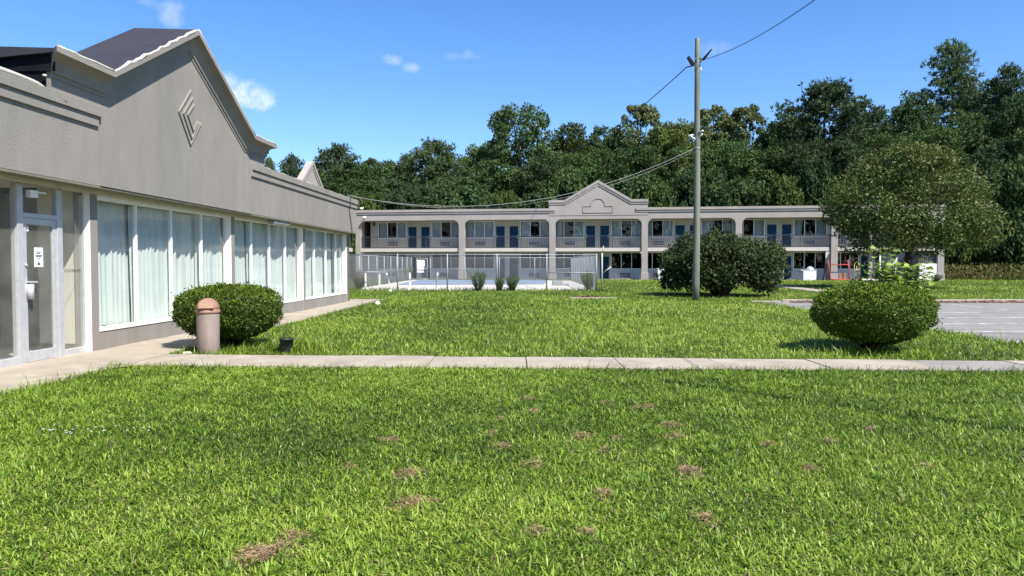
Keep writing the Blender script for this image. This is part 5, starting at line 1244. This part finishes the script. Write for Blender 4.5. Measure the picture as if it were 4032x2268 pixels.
def grass():
    sets = [((2.4, 4.6, 7000, lambda y: -.74 * y - 1.0, lambda y: .74 * y + 1.0), .052, .0072, 2), ((4.6, 7.2, 5000, lambda y: -.74 * y - 1.0, lambda y: .74 * y + 1.0), .054, .0076, 2),
            ((7.2, 10.9, 4200, lambda y: -.74 * y - .8, lambda y: .74 * y + .8), .058, .0088, 2), ((11.1, 20, 620, -5.9, 10.2), .095, .013, 2), ((20, 31, 260, -6.6, 10.4), .105, .020, 2),
            ((28.9, 41.2, 120, -15, 44), .12, .032, 1), ((40, 72, 42, 4.6, 64), .14, .06, 1), ((31, 41, 60, -14, 10), .11, .03, 1)]
    for i, (a, L, W, sg) in enumerate(sets):
        x, y = scatter(*a, 300 + i); V, F, C = blades(x, y, L, W, 400 + i, segs=sg)
        link('grass', mesh_np('grass', V, F, C), M['grass'], kind='stuff', label=['nearest strip of lawn grass at the bottom of the picture', 'lawn grass in the foreground below the brown tufts', 'lawn grass along the near edge of the crossing sidewalk', 'lawn grass between the sidewalk, the bushes and the walkway', 'lawn grass in the middle, before the utility pole', 'far lawn grass beyond the parking lot kerb', 'farthest lawn grass in front of the motel', 'lawn grass along the front of the pool fence'][i], cat='grass')
    # longer unmown blades along concrete edges
    rg = np.random.default_rng(500)
    n = 2600; x = rg.uniform(-6.0, 8.5, n); y = sw_near(x) - np.abs(rg.normal(size=n)) * .06 - .0; V1 = blades(x, y, .115, .007, 501, .7)
    n = 2600; x = rg.uniform(-5.4, 9.4, n); y = sw_far(x) + np.abs(rg.normal(size=n)) * .06; V2 = blades(x, y, .10, .009, 502, .7)
    n = 1600; y = rg.uniform(4, 10.7, n); x = walk_edge(y) + np.abs(rg.normal(size=n)) * .06; V3 = blades(x, y, .12, .007, 503, .7)
    n = 1600; y = rg.uniform(12.3, 30, n); x = walk_edge(y) + np.abs(rg.normal(size=n)) * .08; V4 = blades(x, y, .12, .012, 504, .7)
    n = 1500; x = 9.5 - np.abs(rg.normal(size=n)) * .12; y = rg.uniform(12.0, 28, n); V5 = blades(x, y, .16, .014, 505, .6)
    n = 900; t = rg.random(n) * 6.28; r = rg.random(n) ** .5; x = -4.75 + np.cos(t) * r * .85; y = 13.2 + np.sin(t) * r * .8; V6 = blades(x, y, .15, .010, 506, .7)
    n = 700; x = -3.75 + rg.normal(size=n) * .3; y = 12.9 + rg.normal(size=n) * .2; V7 = blades(x, y, .24, .010, 507, .6)
    n = 900; x = 6.3 + rg.normal(size=n) * .8; y = 12.3 + rg.normal(size=n) * .3; V8 = blades(x, y, .16, .011, 508, .6)
    n = 1400; x = rg.uniform(-9, 4.9, n); y = 40.65 + rg.normal(size=n) * .12; V9 = blades(x, y, .25, .025, 509, .6)
    n = 900; x = 4 + rg.random(n) * 4; y = 5.2 + rg.random(n) * 4.6; V10 = blades(x, y, .17, .007, 510, .7)
    o = 0; VV, FF, CC = [], [], []
    for V, F, C in (V1, V2, V3, V4, V5, V6, V7, V8, V9, V10): VV.append(V); FF.append(F + o); CC.append(C); o += len(V)
    link('tall_grass', mesh_np('tall_grass', np.concatenate(VV), np.concatenate(FF), np.concatenate(CC)), M['grass'], kind='stuff', label='longer unmown grass along the concrete edges and the fence', cat='grass')
    # broad-bladed rosettes growing through the lawn
    tx, ty = scatter(2.4, 10.4, 40, lambda y: -.74 * y - .8, lambda y: .74 * y + .8, 520); keep = rg.random(len(tx)) < np.clip(1.5 * vnoise(tx, ty, .9, 41) - .25, .1, 1); tx, ty = tx[keep], ty[keep]
    nb = 15; n = len(tx) * nb; sz = np.repeat(.55 + .8 * rg.random(len(tx)), nb); th = np.tile(np.arange(nb) * 2.4, len(tx)) + rg.normal(size=n) * .4; ln = .35 + .95 * rg.random(n)
    D = np.c_[np.cos(th) * np.sin(ln), np.sin(th) * np.sin(ln), np.cos(ln)]; P = np.c_[np.repeat(tx, nb), np.repeat(ty, nb), np.full(n, .012)] + D * .008
    hue = np.repeat(rg.random(len(tx)), nb)[:, None]; c = (np.array([.13, .24, .03]) * (1 - hue) + np.array([.27, .38, .05]) * hue) * (.6 + .7 * rg.random((n, 1)))
    V, F, C = leaf_arrays(P, np.tile([0, 0, 1.], (n, 1)) + rg.normal(size=(n, 3)) * .25, D, .066 * sz * (.7 + .6 * rg.random(n)), .0085 * (.7 + .6 * rg.random(n)), c, .2)
    link('crabgrass', mesh_np('crabgrass', V, F, C), M['grass'], kind='stuff', label='broad-bladed weedy grass rosettes spread through the foreground lawn', cat='grass')
    # dry clippings and dead tufts
    P, r_ = [], []
    for gx, gy, r in PG:
        k = int(6500 * r * r * 3.0) + 70; t = rg.random(k) * 6.28; q = rg.random(k) ** .5 * r * (.75 + .38 * np.sin(t * 2 + gx * 9) + .25 * np.sin(t * 5 + gy * 7)); P.append(np.c_[gx + np.cos(t) * q, gy + np.sin(t) * q * 1.2, np.maximum(0, (1 - q / r)) * .055 * rg.random(k) + .004])
    k = 5200; yy = rg.uniform(2.6, 10.6, k); xx = rg.uniform(-.72, .72, k) * yy; keep = is_lawn(xx, yy) & (vnoise(xx, yy, 1.0, 21) > .5); P.append(np.c_[xx, yy, np.full(k, .02)][keep])
    P = np.concatenate(P); n = len(P); th = rg.random(n) * 6.28
    V, F, C = leaf_arrays(P, np.tile([0, 0, 1.], (n, 1)) + rg.normal(size=(n, 3)) * .6, np.c_[np.cos(th), np.sin(th), rg.random(n) * .5], .018 + .035 * rg.random(n), .0022 + .0026 * rg.random(n), np.array([.40, .275, .155]) * (.25 + 1.0 * rg.random((n, 1))), .1)
    link('dead_grass', mesh_np('dead_grass', V, F, C), M['straw'], kind='stuff', label='brown tufts of dead grass and dry clippings scattered over the lawn', cat='dead grass')
    n = 26; x, y = px_ground(235, 1102); P = np.c_[x + rg.normal(size=n) * .28, y + rg.normal(size=n) * .12, np.full(n, .075)]
    Q = np.repeat(P, 5, 0); th = np.tile(np.arange(5) * 1.2566, n)
    V, F, C = leaf_arrays(Q, np.tile([0, 0, 1.], (5 * n, 1)), np.c_[np.cos(th), np.sin(th), np.full(5 * n, .5)], np.full(5 * n, .014), np.full(5 * n, .012), np.full((5 * n, 3), .75))
    link('clover_flowers', mesh_np('clover_flowers', V, F, C), M['grass'], kind='stuff', label='small white clover flowers dotted at the left of the foreground lawn', cat='flowers')
grass()
